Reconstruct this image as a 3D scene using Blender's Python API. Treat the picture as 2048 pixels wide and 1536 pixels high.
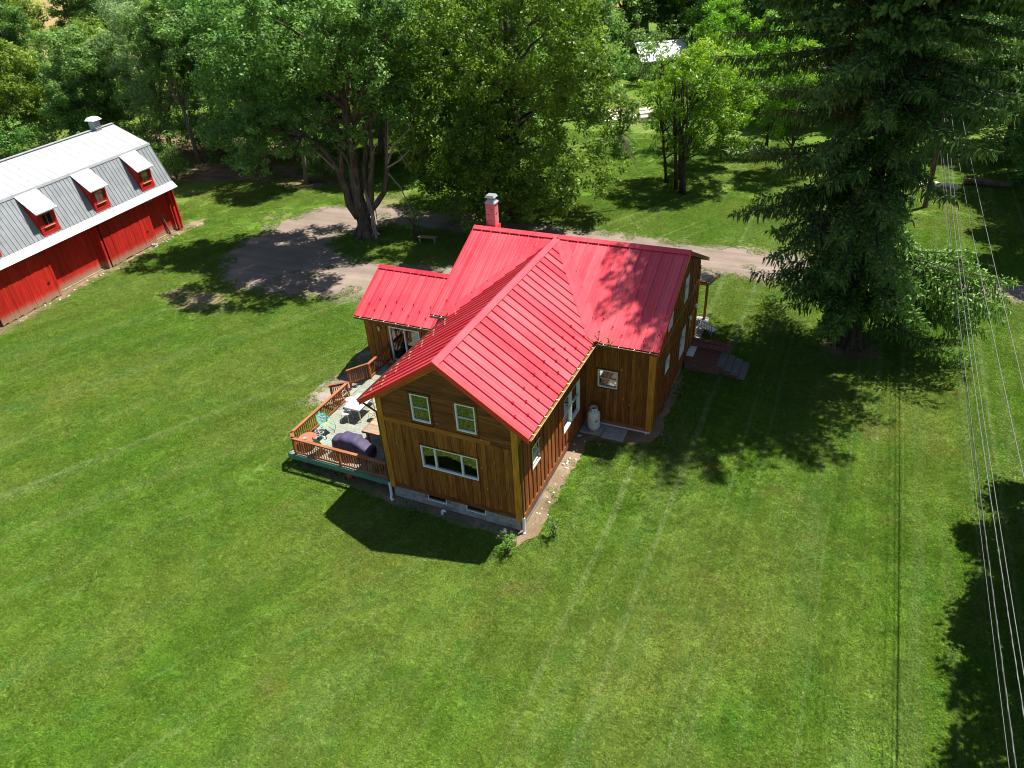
import bpy, bmesh, math, random
import numpy as np
from mathutils import Vector, Matrix
from mathutils.geometry import tessellate_polygon
for o in list(bpy.data.objects): bpy.data.objects.remove(o)
scn = bpy.context.scene
COL = scn.collection
PI = math.pi
# ------------------------------------------------------------------ camera
CF, CYAW, CPITCH, CROLL = 1462.4, 0.4548, 0.5781, -0.0615
CPOS = Vector((15.593, -19.503, 21.385))
def cam_axes():
    cy, sy, cp, sp = math.cos(CYAW), math.sin(CYAW), math.cos(CPITCH), math.sin(CPITCH)
    f = Vector((-sy*cp, cy*cp, -sp)); r = Vector((cy, sy, 0)); u = r.cross(f)
    cr, sr = math.cos(CROLL), math.sin(CROLL)
    return cr*r+sr*u, -sr*r+cr*u, f
CR, CU, CFW = cam_axes()
cam = bpy.data.cameras.new('camera'); cam.sensor_fit = 'HORIZONTAL'; cam.sensor_width = 36
cam.lens = 36*CF/2048; cam.clip_end = 3000; cam.clip_start = .5
camo = bpy.data.objects.new('camera', cam); COL.objects.link(camo)
camo.matrix_world = Matrix(((CR.x, CU.x, -CFW.x, CPOS.x), (CR.y, CU.y, -CFW.y, CPOS.y), (CR.z, CU.z, -CFW.z, CPOS.z), (0, 0, 0, 1)))
scn.camera = camo
def ground(px, py, z=0.0):          # where the ray of a photo pixel meets a level at height z
    d = CFW + CR*((px-1024)/CF) - CU*((py-768)/CF)
    t = (z-CPOS.z)/d.z
    return CPOS + d*t
# ------------------------------------------------------------------ world, sun, exposure
SUN = Vector((.285, .365, 1.0)).normalized()
w = bpy.data.worlds.new('World'); scn.world = w; w.use_nodes = True
nt = w.node_tree; nt.nodes.clear()
sky = nt.nodes.new('ShaderNodeTexSky'); sky.sky_type = 'NISHITA'; sky.sun_disc = False
sky.sun_elevation = math.asin(SUN.z); sky.sun_rotation = math.atan2(SUN.x, SUN.y)
sky.air_density = 1.0; sky.dust_density = .6
bg = nt.nodes.new('ShaderNodeBackground'); bg.inputs[1].default_value = 0.06
wo = nt.nodes.new('ShaderNodeOutputWorld')
nt.links.new(sky.outputs[0], bg.inputs[0]); nt.links.new(bg.outputs[0], wo.inputs[0])
sl = bpy.data.lights.new('sun', 'SUN'); sl.energy = 4.8; sl.angle = math.radians(.53); sl.color = (1, .955, .88)
so = bpy.data.objects.new('sun', sl); COL.objects.link(so)
so.rotation_euler = (-SUN).to_track_quat('-Z', 'Y').to_euler(); so.location = (30, 40, 80)
vs = scn.view_settings; vs.view_transform = 'Standard'; vs.look = 'None'; vs.exposure = 1.05; vs.gamma = 1.0
vs.use_curve_mapping = False
scn.cycles.max_bounces = 5; scn.cycles.diffuse_bounces = 3; scn.cycles.glossy_bounces = 2; scn.cycles.transmission_bounces = 3; scn.cycles.transparent_max_bounces = 6
scn.cycles.use_denoising = True; scn.cycles.filter_width = 1.05
# ------------------------------------------------------------------ helpers
R = random.Random(7)
def tag(o, label, cat, group=None):
    o['label'] = label; o['category'] = cat
    if group: o['group'] = group
    return o
def struct(o): o['kind'] = 'structure'; return o
def stuff(o): o['kind'] = 'stuff'; return o
def empty(name, loc, rz=0.0):
    o = bpy.data.objects.new(name, None); COL.objects.link(o); o.location = loc; o.rotation_euler = (0, 0, rz)
    o.empty_display_size = .2
    return o
def root_of(o):
    while o.parent: o = o.parent
    return o
class MB:
    """collects shapes in world (or thing-local) coordinates"""
    def __init__(s): s.v = []; s.f = []
    def add(s, vs, fs):
        n = len(s.v); s.v += [tuple(p) for p in vs]; s.f += [tuple(i+n for i in f) for f in fs]; return s
    def box(s, x0, x1, y0, y1, z0, z1):
        return s.add([(x0,y0,z0),(x1,y0,z0),(x1,y1,z0),(x0,y1,z0),(x0,y0,z1),(x1,y0,z1),(x1,y1,z1),(x0,y1,z1)],
                     [(0,3,2,1),(4,5,6,7),(0,1,5,4),(1,2,6,5),(2,3,7,6),(3,0,4,7)])
    def hexa(s, p):      # 8 points: bottom 4, top 4
        return s.add(p, [(0,3,2,1),(4,5,6,7),(0,1,5,4),(1,2,6,5),(2,3,7,6),(3,0,4,7)])
    def bar(s, a, b, w, h, up=(0,0,1)):
        a = Vector(a); b = Vector(b); d = (b-a).normalized(); up = Vector(up)
        if abs(d.dot(up)) > .98: up = Vector((1, 0, 0))
        sx = d.cross(up).normalized()*(w/2); sz = sx.cross(d).normalized()*(h/2)
        return s.hexa([a-sx-sz, a+sx-sz, b+sx-sz, b-sx-sz, a-sx+sz, a+sx+sz, b+sx+sz, b-sx+sz])
    def tube(s, pts, rad, n=8, cap=True):
        pts = [Vector(p) for p in pts]
        if not hasattr(rad, '__len__'): rad = [rad]*len(pts)
        base = len(s.v); ref = Vector((.13, .97, .2)); vs = []
        for i, p in enumerate(pts):
            d = (pts[min(i+1, len(pts)-1)]-pts[max(i-1, 0)]).normalized()
            a = d.cross(ref)
            if a.length < .2: a = d.cross(Vector((1, 0, 0)))
            a.normalize(); b = d.cross(a)
            for k in range(n):
                t = 2*PI*k/n; vs.append(p+(a*math.cos(t)+b*math.sin(t))*rad[i])
        fs = []
        for i in range(len(pts)-1):
            for k in range(n):
                k2 = (k+1) % n; fs.append((i*n+k, i*n+k2, (i+1)*n+k2, (i+1)*n+k))
        if cap:
            fs.append(tuple(range(n))[::-1]); fs.append(tuple(range((len(pts)-1)*n, len(pts)*n)))
        return s.add(vs, fs)
    def lathe(s, prof, cx=0, cy=0, n=20):      # prof: (r, z)
        vs = [(cx+r*math.cos(2*PI*k/n), cy+r*math.sin(2*PI*k/n), z) for r, z in prof for k in range(n)]
        fs = [(i*n+k, i*n+(k+1) % n, (i+1)*n+(k+1) % n, (i+1)*n+k) for i in range(len(prof)-1) for k in range(n)]
        fs.append(tuple(range(n))[::-1]); fs.append(tuple(range((len(prof)-1)*n, len(prof)*n)))
        return s.add(vs, fs)
    def prism(s, poly, n):      # planar polygon extruded by vector n
        n = Vector(n); k = len(poly); vs = [Vector(p) for p in poly]+[Vector(p)+n for p in poly]
        return s.add(vs, [tuple(range(k))[::-1], tuple(range(k, 2*k))]+[(i, (i+1) % k, k+(i+1) % k, k+i) for i in range(k)])
    def build(s, name, mat, parent=None, smooth=False, local=False, bevel=0.0, label=None):
        me = bpy.data.meshes.new(name)
        off = Vector((0, 0, 0))
        if parent is not None and not local: off = root_of(parent).location
        me.from_pydata([(a-off.x, b-off.y, c-off.z) for a, b, c in s.v], [], s.f)
        if smooth: me.polygons.foreach_set('use_smooth', [True]*len(me.polygons))
        me.materials.append(mat); me.update()
        bm = bmesh.new(); bm.from_mesh(me); bmesh.ops.recalc_face_normals(bm, faces=bm.faces)
        if bevel: bmesh.ops.bevel(bm, geom=bm.edges, offset=bevel, segments=1, affect='EDGES', clamp_overlap=True)
        bm.to_mesh(me); bm.free()
        o = bpy.data.objects.new(name, me); COL.objects.link(o)
        if parent is not None: o.parent = parent
        if label: o['label'] = label
        return o
def copy_tree(o, parent=None):
    c = o.copy(); COL.objects.link(c); c.parent = parent
    for ch in o.children:
        copy_tree(ch, c)
    return c
# ------------------------------------------------------------------ materials
def mat(name, build):
    m = bpy.data.materials.new(name); m.use_nodes = True; n = m.node_tree; n.nodes.clear()
    out = n.nodes.new('ShaderNodeOutputMaterial')
    g = G(n); sh = build(g); n.links.new(sh, out.inputs[0]); return m
class G:
    def __init__(s, t): s.t = t
    def n(s, ty, **kw):
        x = s.t.nodes.new(ty)
        for k, v in kw.items():
            if k == 'ins':
                for a, b in v.items(): s.set(x, a, b)
            else: setattr(x, k, v)
        return x
    def set(s, x, a, b):
        i = x.inputs[a]
        if isinstance(b, bpy.types.NodeSocket): s.t.links.new(b, i)
        else: i.default_value = b
    def pos(s): return s.n('ShaderNodeNewGeometry').outputs['Position']
    def obj(s): return s.n('ShaderNodeTexCoord').outputs['Object']
    def orand(s): return s.n('ShaderNodeObjectInfo').outputs['Random']
    def attr(s, nm): return s.n('ShaderNodeAttribute', attribute_name=nm).outputs['Fac']
    def map(s, v, sc=(1,1,1), rot=(0,0,0), loc=(0,0,0)):
        return s.n('ShaderNodeMapping', ins={'Vector': v, 'Scale': sc, 'Rotation': rot, 'Location': loc}).outputs[0]
    def noise(s, v, sc, det=3, rough=.55, dist=0):
        return s.n('ShaderNodeTexNoise', ins={'Vector': v, 'Scale': sc, 'Detail': det, 'Roughness': rough, 'Distortion': dist}).outputs[0]
    def vor(s, v, sc, feat='F1', out='Distance'):
        return s.n('ShaderNodeTexVoronoi', feature=feat, ins={'Vector': v, 'Scale': sc}).outputs[out]
    def rng(s, f, a, b, c=0., d=1., smooth=False):
        x = s.n('ShaderNodeMapRange', ins={0: f, 1: a, 2: b, 3: c, 4: d})
        if smooth: x.interpolation_type = 'SMOOTHSTEP'
        return x.outputs[0]
    def mix(s, f, a, b, bt='MIX'):
        x = s.n('ShaderNodeMix', data_type='RGBA', blend_type=bt)
        s.set(x, 0, f); s.set(x, 6, a); s.set(x, 7, b); return x.outputs[2]
    def math(s, op, a, b=0.):
        x = s.n('ShaderNodeMath', operation=op); s.set(x, 0, a); s.set(x, 1, b); return x.outputs[0]
    def hsv(s, c, h=.5, sa=1., v=1.):
        return s.n('ShaderNodeHueSaturation', ins={'Color': c, 'Hue': h, 'Saturation': sa, 'Value': v}).outputs[0]
    def ramp(s, f, stops):
        x = s.n('ShaderNodeValToRGB'); e = x.color_ramp.elements
        while len(e) < len(stops): e.new(.5)
        for i, (p, c) in enumerate(stops): e[i].position = p; e[i].color = c4(c)
        s.set(x, 0, f); return x.outputs[0]
    def bump(s, h, st=.3, d=.02):
        return s.n('ShaderNodeBump', ins={'Strength': st, 'Distance': d, 'Height': h}).outputs[0]
    def pbr(s, col, rough=.6, spec=.4, metal=0., normal=None, **kw):
        ins = {'Base Color': col, 'Roughness': rough, 'Specular IOR Level': spec, 'Metallic': metal}
        if normal is not None: ins['Normal'] = normal
        ins.update(kw)
        return s.n('ShaderNodeBsdfPrincipled', ins=ins).outputs[0]
def c4(c): return (c[0], c[1], c[2], 1.0)
def plain(name, c, rough=.6, spec=.4, metal=0., var=.12, sc=6., bump=0.):
    def b(g):
        p = g.obj(); n = g.noise(p, sc, 4)
        col = g.hsv(c4(c), v=g.rng(n, .25, .75, 1-var, 1+var))
        return g.pbr(col, rough, spec, metal, g.bump(n, bump, .02) if bump else None)
    return mat(name, b)
def wood(name, ca, cb, axis=2, rough=.62, spec=.3, var=.24, knots=True):
    def b(g):
        p = g.pos(); r = g.orand()
        sc = [22, 22, 22]; sc[axis] = 1.3
        off = g.math('MULTIPLY', r, 37.)
        cm = g.n('ShaderNodeCombineXYZ', ins={0: off, 1: off, 2: off}).outputs[0]
        pv = g.n('ShaderNodeVectorMath', operation='ADD', ins={0: p, 1: cm}).outputs[0]
        gr = g.noise(g.map(pv, tuple(sc)), 1., 5, .6, .4)
        sc2 = [5, 5, 5]; sc2[axis] = 1.0
        bl = g.noise(g.map(pv, tuple(sc2)), 1., 3, .6)
        col = g.mix(g.rng(gr, .3, .72), c4(ca), c4(cb))
        col = g.hsv(col, v=g.rng(bl, .25, .8, .62, 1.35))
        col = g.hsv(col, h=g.rng(r, 0, 1, .494, .503), v=g.rng(r, 0, 1, 1-var, 1+var))
        if knots:
            k = g.vor(g.map(pv, tuple(2.6 if i != axis else 1.1 for i in range(3))), 1.)
            col = g.mix(g.rng(k, .05, .11), c4((cb[0]*1.7, cb[1]*1.5, cb[2]*1.2)), col)
        return g.pbr(col, rough, spec, 0, g.bump(gr, .25, .006))
    return mat(name, b)
M = {}
M['siding'] = wood('stained_siding', (.120, .041, .010), (.40, .138, .024), 2)
M['siding_h'] = wood('stained_clapboard', (.082, .026, .010), (.28, .088, .024), 0)
M['siding_y'] = wood('stained_siding_side', (.15, .042, .013), (.42, .130, .032), 2)
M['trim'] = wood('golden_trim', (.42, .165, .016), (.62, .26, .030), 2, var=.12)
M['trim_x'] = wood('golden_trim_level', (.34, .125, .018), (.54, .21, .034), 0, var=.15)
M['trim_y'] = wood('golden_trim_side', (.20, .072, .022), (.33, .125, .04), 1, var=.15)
M['cedar'] = wood('cedar_rail', (.24, .066, .014), (.42, .130, .026), 2, var=.22, knots=False)
M['cedar_x'] = wood('cedar_cap_level', (.24, .085, .035), (.36, .14, .062), 0, var=.12, knots=False)
M['cedar_y'] = wood('cedar_cap_side', (.24, .085, .035), (.36, .14, .062), 1, var=.12, knots=False)
M['pale_wood'] = wood('weathered_pale_wood', (.22, .16, .105), (.36, .275, .19), 0, var=.2)
M['old_wood'] = wood('old_grey_wood', (.16, .125, .09), (.31, .25, .19), 1, var=.2)
M['core'] = plain('wall_sheathing', (.045, .026, .014), .8)
M['room'] = plain('room_shade', (.06, .055, .05), .9)
M['white'] = plain('white_vinyl', (.78, .79, .80), .4, .4, var=.03)
M['greytrim'] = plain('shaded_sash', (.50, .55, .60), .4, .4, var=.03)
M['soffit'] = plain('soffit_board', (.22, .10, .03), .7)
def roofred(streak):
    def b(g):
        p = g.pos(); n = g.noise(p, .5, 4, .6); n2 = g.noise(p, 9., 3); r = g.orand()
        col = g.mix(g.rng(n, .3, .7), c4((.58, .036, .056)), c4((.67, .054, .074)))
        col = g.hsv(col, v=g.rng(r, 0, 1, .92, 1.07), sa=g.rng(r, 0, 1, 1.03, .96))
        s1 = g.noise(g.map(p, streak), 1., 4, .65)
        col = g.hsv(col, v=g.rng(s1, .35, .75, 1.04, .88), sa=g.rng(s1, .3, .8, 1.02, .92))
        dirt = g.rng(g.noise(p, 1.3, 6, .75), .60, .80, 0., .22); col = g.mix(dirt, col, c4((.32, .06, .06)))
        return g.pbr(col, g.rng(n, .3, .7, .32, .46), .5, 0, g.bump(n, .10, .012))
    return b
M['roofred'] = mat('red_painted_metal', roofred((6., .35, .35)))
M['roofred_x'] = mat('red_painted_metal_side', roofred((.35, 6., .35)))
M['redtrim'] = plain('red_trim_metal', (.62, .03, .03), .4, .5, var=.05)
M['guard'] = plain('red_guard', (.44, .02, .032), .35, .5)
M['guard_sunlit'] = plain('sunlit_guard', (.60, .40, .32), .3, .5)  # same guards with the glare of the sun put into the colour
M['gutter'] = plain('brown_gutter', (.075, .028, .02), .35, .5, var=.2)
M['gutter_in'] = plain('gutter_leaf_litter', (.20, .12, .03), .9, .2, var=.5, sc=14)
M['pipe'] = plain('dark_downspout', (.05, .045, .03), .4, .4)
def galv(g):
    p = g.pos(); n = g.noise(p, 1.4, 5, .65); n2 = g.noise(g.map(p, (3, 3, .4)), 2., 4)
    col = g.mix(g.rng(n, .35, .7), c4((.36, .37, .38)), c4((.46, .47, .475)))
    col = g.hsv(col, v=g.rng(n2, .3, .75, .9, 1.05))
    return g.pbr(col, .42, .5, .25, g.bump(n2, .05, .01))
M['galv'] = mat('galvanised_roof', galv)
M['galv_grey'] = plain('dull_galvanised_sheet', (.27, .285, .30), .5, .5, .1, var=.16, sc=1.6)  # greyer than the upper slope; lower slope and cupola
M['galv_dark'] = plain('plain_grey_metal', (.42, .44, .46), .5, .5, .2)  # grey metal of the door track and cupola louvres
M['whiteroof'] = plain('white_metal_roof', (.82, .82, .84), .4, .4)
def barnred(ax):
    def b(g):
        p = g.pos(); r = g.orand()
        tc = g.n('ShaderNodeTexCoord').outputs['Object']
        z = g.n('ShaderNodeSeparateXYZ', ins={0: tc}).outputs[2]
        gr = g.noise(g.map(p, (18, 18, 1.)), 1., 5, .6)
        n = g.noise(g.map(p, (3, 3, .5)), 1., 4)
        col = g.mix(g.rng(gr, .3, .7), c4((.37, .010, .008)), c4((.57, .026, .013)))
        col = g.hsv(col, v=g.math('MULTIPLY', g.rng(n, .3, .7, .8, 1.2), g.rng(r, 0, 1, .82, 1.15)))
        # paint worn off towards the splash zone at the foot of the boards
        wear = g.rng(g.math('ADD', z, g.math('MULTIPLY', g.math('SUBTRACT', gr, .5), .9)), .18, .78, 1., 0., True)
        col = g.mix(wear, col, g.mix(gr, c4((.24, .14, .09)), c4((.46, .31, .20))))
        return g.pbr(col, .7, .25, 0, g.bump(gr, .3, .006))
    return b
M['barnred'] = mat('worn_red_barn_paint', barnred(2))
M['barnred_plain'] = plain('red_barn_paint', (.52, .022, .014), .65, .25, var=.25, sc=4)
M['barndark'] = plain('barn_interior_wall', (.21, .022, .012), .8, .2, var=.15)
def block(g):
    p = g.pos(); r = g.orand(); n = g.noise(p, 30, 3); n2 = g.noise(p, 2.5, 4)
    col = g.hsv(c4((.30, .30, .29)), v=g.math('MULTIPLY', g.rng(n, .3, .7, .85, 1.15), g.rng(n2, .3, .7, .75, 1.2)))
    col = g.hsv(col, v=g.rng(r, 0, 1, .85, 1.12))
    return g.pbr(col, .9, .2, 0, g.bump(n, .4, .005))
M['block'] = mat('concrete_block', block)
M['mortar'] = plain('mortar', (.22, .22, .215), .95, .1)
def brickm(g):
    tc = g.pos()
    p = g.n('ShaderNodeSeparateXYZ', ins={0: tc})
    u = g.math('ADD', p.outputs[0], p.outputs[1])
    v = g.n('ShaderNodeCombineXYZ', ins={0: u, 1: p.outputs[2], 2: 0.}).outputs[0]
    b = g.n('ShaderNodeTexBrick', ins={'Vector': v, 'Color1': c4((.16, .055, .035)), 'Color2': c4((.22, .085, .055)), 'Mortar': c4((.25, .22, .19)), 'Scale': 1., 'Mortar Size': .008, 'Brick Width': .21, 'Row Height': .075})
    return g.pbr(b.outputs[0], .85, .2)
M['brick'] = mat('stoop_brick', brickm)
M['bricktop'] = plain('brick_paving', (.15, .065, .045), .85, .2, var=.35, sc=9)
def chim(g):
    p = g.pos(); s = g.n('ShaderNodeSeparateXYZ', ins={0: p}); n = g.noise(p, 5, 4)
    col = g.mix(g.rng(n, .3, .7), c4((.42, .13, .16)), c4((.56, .24, .25)))
    return g.pbr(col, .7, .3, 0, g.bump(n, .2, .01))
M['chimney'] = mat('faded_red_masonry', chim)
M['zinc'] = plain('zinc_cap', (.55, .57, .6), .3, .5, .6)
M['concrete'] = plain('concrete', (.36, .35, .33), .9, .2, var=.25, sc=5, bump=.2)
M['stepstone'] = plain('grey_step_stone', (.135, .135, .125), .9, .2, var=.3, sc=6, bump=.3)
M['limestone'] = plain('pale_rubble_stone', (.62, .55, .47), .9, .2, var=.3, sc=4, bump=.4)
M['deckgreen'] = plain('deck_fascia_green', (.085, .20, .145), .6, .3, var=.2)
def deckb(g):
    p = g.pos(); r = g.orand(); n = g.noise(g.map(p, (1.2, 14, 14)), 1., 4); n2 = g.noise(p, 1.5, 4)
    col = g.mix(g.rng(n2, .35, .7), c4((.215, .235, .185)), c4((.285, .29, .235)))
    col = g.hsv(col, v=g.math('MULTIPLY', g.rng(n, .3, .7, .9, 1.1), g.rng(r, 0, 1, .93, 1.06)))
    return g.pbr(col, .75, .25)
M['deck'] = mat('grey_green_deck_board', deckb)
M['tank'] = plain('propane_tank_paint', (.68, .69, .70), .35, .5, var=.05)
M['black'] = plain('black_paint', (.02, .02, .022), .5, .4)
M['ink'] = plain('dark_print', (.03, .035, .06), .6, .3)
M['brass'] = plain('brass_line', (.38, .24, .05), .35, .5, .6)
M['cream'] = plain('cream_metal', (.55, .48, .30), .35, .5, .2)
M['enamel'] = plain('white_enamel', (.55, .545, .55), .25, .5, var=.03)
M['mint'] = plain('mint_green_paint', (.16, .42, .33), .45, .4, var=.25, sc=12)
M['rust'] = plain('rusty_seat', (.42, .27, .15), .6, .3, var=.4, sc=14)
M['tabletop'] = plain('red_brown_table', (.33, .12, .07), .6, .3, var=.2)
M['cover'] = plain('purple_grill_cover', (.062, .050, .10), .65, .3, var=.18, sc=5, bump=.3)
M['greenbag'] = plain('green_tub', (.06, .13, .10), .5, .4, var=.3)
M['kindling'] = plain('split_kindling', (.33, .18, .12), .8, .2, var=.4, sc=20)
M['redplastic'] = plain('red_plastic', (.40, .035, .06), .45, .4)
M['curtain'] = plain('pale_curtain', (.50, .54, .52), .9, .1, var=.3, sc=7)
M['sill'] = plain('window_sill_white', (.72, .74, .78), .5, .3)
def glass(g):
    fr = g.n('ShaderNodeFresnel', ins={'IOR': 1.5}).outputs[0]
    tr = g.n('ShaderNodeBsdfTransparent', ins={'Color': c4((.72, .78, .78))}).outputs[0]
    gl = g.n('ShaderNodeBsdfGlossy', ins={'Color': c4((1, 1, 1)), 'Roughness': .02}).outputs[0]
    x = g.n('ShaderNodeMixShader'); g.set(x, 0, g.math('MINIMUM', g.math('MULTIPLY', fr, 3.6), 1.)); g.set(x, 1, tr); g.set(x, 2, gl)
    return x.outputs[0]
M['glass'] = mat('window_glass', glass)
def bark(c1, c2, nm):
    def b(g):
        p = g.obj(); n = g.noise(g.map(p, (7, 7, 1.1)), 1., 6, .65, .5); n2 = g.noise(p, .9, 3)
        col = g.mix(g.rng(n, .35, .68), c4(c1), c4(c2))
        col = g.hsv(col, v=g.rng(n2, .3, .7, .75, 1.25))
        return g.pbr(col, .9, .15, 0, g.bump(n, .8, .05))
    return mat(nm, b)
M['bark'] = bark((.055, .040, .03), (.20, .15, .115), 'grey_brown_bark')
M['bark_pale'] = bark((.10, .085, .065), (.27, .23, .18), 'pale_forest_bark')
M['bark_dark'] = bark((.03, .024, .02), (.11, .085, .07), 'dark_spruce_bark')
M['dead'] = bark((.20, .15, .12), (.40, .33, .28), 'bare_dead_wood')
M['polewood'] = bark((.07, .045, .03), (.20, .13, .09), 'creosoted_pole_wood')
def leaf(name, ca, cb, cc, trans=.42, rough=.45, spec=.3):
    ca, cb, cc = [(1.48*c[0]*k, 1.66*c[1]*k, 1.2*c[2]*k) for c, k in ((ca, .8), (cb, 1.), (cc, 1.15))]
    def b(g):
        r = g.attr('rnd'); o = g.orand()
        col = g.ramp(r, [(0., ca), (.55, cb), (1., cc)])
        col = g.hsv(col, h=g.rng(o, 0, 1, .488, .512), v=g.rng(o, 0, 1, .88, 1.12))
        a = g.pbr(col, rough, spec)
        tcol = g.hsv(col, h=.485, sa=1.1, v=1.5)
        t = g.n('ShaderNodeBsdfTranslucent', ins={'Color': tcol}).outputs[0]
        x = g.n('ShaderNodeMixShader'); g.set(x, 0, trans); g.set(x, 1, a); g.set(x, 2, t)
        return x.outputs[0]
    return mat(name, b)
M['leaf_maple'] = leaf('maple_leaf', (.048, .094, .028), (.084, .145, .040), (.160, .215, .088))
M['leaf_ash'] = leaf('ash_leaf', (.050, .105, .018), (.092, .165, .026), (.165, .235, .055))
M['leaf_locust'] = leaf('locust_leaf', (.07, .15, .018), (.11, .21, .024), (.20, .29, .04))
M['leaf_wood'] = leaf('woodland_leaf', (.045, .098, .026), (.080, .150, .038), (.165, .235, .090))
M['leaf_grey'] = leaf('willow_leaf', (.085, .12, .055), (.14, .18, .095), (.25, .28, .175))
M['leaf_yellow'] = leaf('yellow_green_leaf', (.07, .105, .02), (.12, .17, .03), (.22, .26, .07))
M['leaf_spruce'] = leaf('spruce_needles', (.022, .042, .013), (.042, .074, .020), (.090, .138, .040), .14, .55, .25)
M['leaf_spruce_lit'] = leaf('sunlit_spruce_needles', (.045, .082, .022), (.078, .132, .034), (.135, .205, .058), .18, .55, .25)  # spruce needles with sunlight put into the colour
M['leaf_weed'] = leaf('weed_leaf', (.05, .12, .02), (.09, .19, .03), (.17, .27, .06))
# lawn colour, shared by the ground sheet and the blades
STRIPE = math.radians(62)
def lawncol(g):
    p = g.pos(); s = g.n('ShaderNodeSeparateXYZ', ins={0: p}); X = s.outputs[0]; Y = s.outputs[1]
    big = g.noise(p, .11, 3, .5); mid = g.noise(p, .55, 4, .6); fine = g.noise(p, 3.2, 4, .7)
    strA = g.noise(g.map(p, (1.1, .05, 1)), 1., 3, .6)                      # mown along the road line
    strB = g.noise(g.map(g.map(p, (1, 1, 1), (0, 0, -STRIPE)), (.05, .8, 1)), 1., 4, .65)
    side = g.rng(g.math('ADD', X, g.math('MULTIPLY', big, 6.)), 5., 12., 0., 1., True)
    st = g.n('ShaderNodeMix', data_type='FLOAT'); g.set(st, 0, side); g.set(st, 2, strB); g.set(st, 3, strA); st = st.outputs[0]
    col = g.mix(g.rng(mid, .38, .62), c4((.108, .212, .018)), c4((.142, .242, .026)))
    col = g.mix(g.rng(big, .42, .66), col, c4((.178, .238, .038)))
    col = g.mix(g.rng(st, .50, .64, 0., .7), col, c4((.170, .252, .058)))
    col = g.mix(g.rng(st, .46, .32, 0., .4), col, c4((.068, .155, .013)))
    col = g.hsv(col, v=g.rng(fine, .25, .75, .86, 1.14))
    sp = g.noise(p, 11., 3, .7); col = g.hsv(col, v=g.rng(sp, .3, .7, .70, 1.30))
    cl2 = g.noise(g.map(p, (1, 1, 1), (0, 0, 0), (5, 17, 0)), 2.1, 4, .65); col = g.hsv(col, v=g.rng(cl2, .3, .7, .88, 1.10))
    clov = g.rng(g.noise(p, .5, 6, .75), .53, .62)
    col = g.mix(g.math('MULTIPLY', clov, .55), col, c4((.088, .212, .028)))
    dry = g.rng(g.noise(g.map(p, (1, 1, 1), (0, 0, 0), (31, 7, 0)), .33, 5, .65), .60, .72)
    col = g.mix(g.math('MULTIPLY', dry, .7), col, c4((.230, .225, .066)))
    lnA = g.rng(g.noise(g.map(p, (2.0, .012, 1)), 1., 2, .5), .57, .67); lnB = g.rng(g.noise(g.map(g.map(p, (1, 1, 1), (0, 0, -STRIPE)), (.015, 1.3, 1)), 1., 2, .5), .61, .70)
    ln = g.n('ShaderNodeMix', data_type='FLOAT'); g.set(ln, 0, side); g.set(ln, 2, lnB); g.set(ln, 3, lnA)
    col = g.mix(g.math('MULTIPLY', ln.outputs[0], g.rng(fine, .35, .6, .18, .62)), col, c4((.29, .36, .145)))
    return col
def lawn_ground(g):
    p = g.pos(); col = lawncol(g)
    so = g.noise(p, 5., 5, .7); b = g.attr('bare')
    soil = g.mix(so, c4((.13, .09, .055)), c4((.25, .19, .12)))
    f = g.rng(g.math('ADD', b, g.math('MULTIPLY', g.math('SUBTRACT', so, .5), .9)), .35, .6)
    col = g.mix(f, g.hsv(col, v=.7), soil)
    return g.pbr(col, .9, .12, 0, g.bump(so, .5, .04))
M['lawn'] = mat('mown_lawn', lawn_ground)
def blade(g):
    col = lawncol(g); r = g.attr('rnd')
    col = g.hsv(col, h=g.rng(r, 0, 1, .49, .51), v=g.rng(r, 0, 1, .75, 1.45))
    col = g.mix(g.rng(r, .93, .97, 0, .65), col, c4((.40, .36, .16)))
    a = g.pbr(col, .65, .08); t = g.n('ShaderNodeBsdfTranslucent', ins={'Color': g.hsv(col, v=1.4)}).outputs[0]
    x = g.n('ShaderNodeMixShader'); g.set(x, 0, .3); g.set(x, 1, a); g.set(x, 2, t); return x.outputs[0]
M['blade'] = mat('grass_blades', blade)
def gravel(ca, cb, nm, grass=.0):
    def b(g):
        p = g.pos(); n = g.noise(p, .35, 4, .6); f = g.noise(p, 14, 4, .75); v = g.vor(p, 16.)
        trk = g.noise(g.map(p, (.05, 1.2, 1)), 1., 4, .6)
        col = g.mix(g.rng(n, .3, .7), c4(ca), c4(cb))
        col = g.hsv(col, v=g.math('MULTIPLY', g.rng(f, .25, .75, .72, 1.28), g.rng(trk, .3, .7, .78, 1.16)))
        col = g.hsv(col, v=g.rng(v, 0, .6, .85, 1.12))
        w = g.rng(g.noise(g.map(p, (1, 1, 1), (0, 0, 0), (9, 3, 0)), 1.1, 5, .7), .62, .7, 0, grass)
        col = g.mix(w, col, c4((.13, .15, .05)))
        return g.pbr(col, .95, .12, 0, g.bump(f, .5, .03))
    return mat(nm, b)
M['gravel'] = gravel((.165, .128, .103), (.240, .190, .155), 'driveway_gravel', .7)
M['path'] = gravel((.19, .155, .125), (.27, .22, .18), 'path_gravel')
M['rubble'] = gravel((.14, .098, .062), (.26, .19, .125), 'foundation_dirt', .7)
M['litter'] = gravel((.11, .075, .045), (.24, .16, .10), 'leaf_litter', .3)
M['straw'] = gravel((.24, .17, .065), (.31, .23, .10), 'stubble_field')
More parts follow.
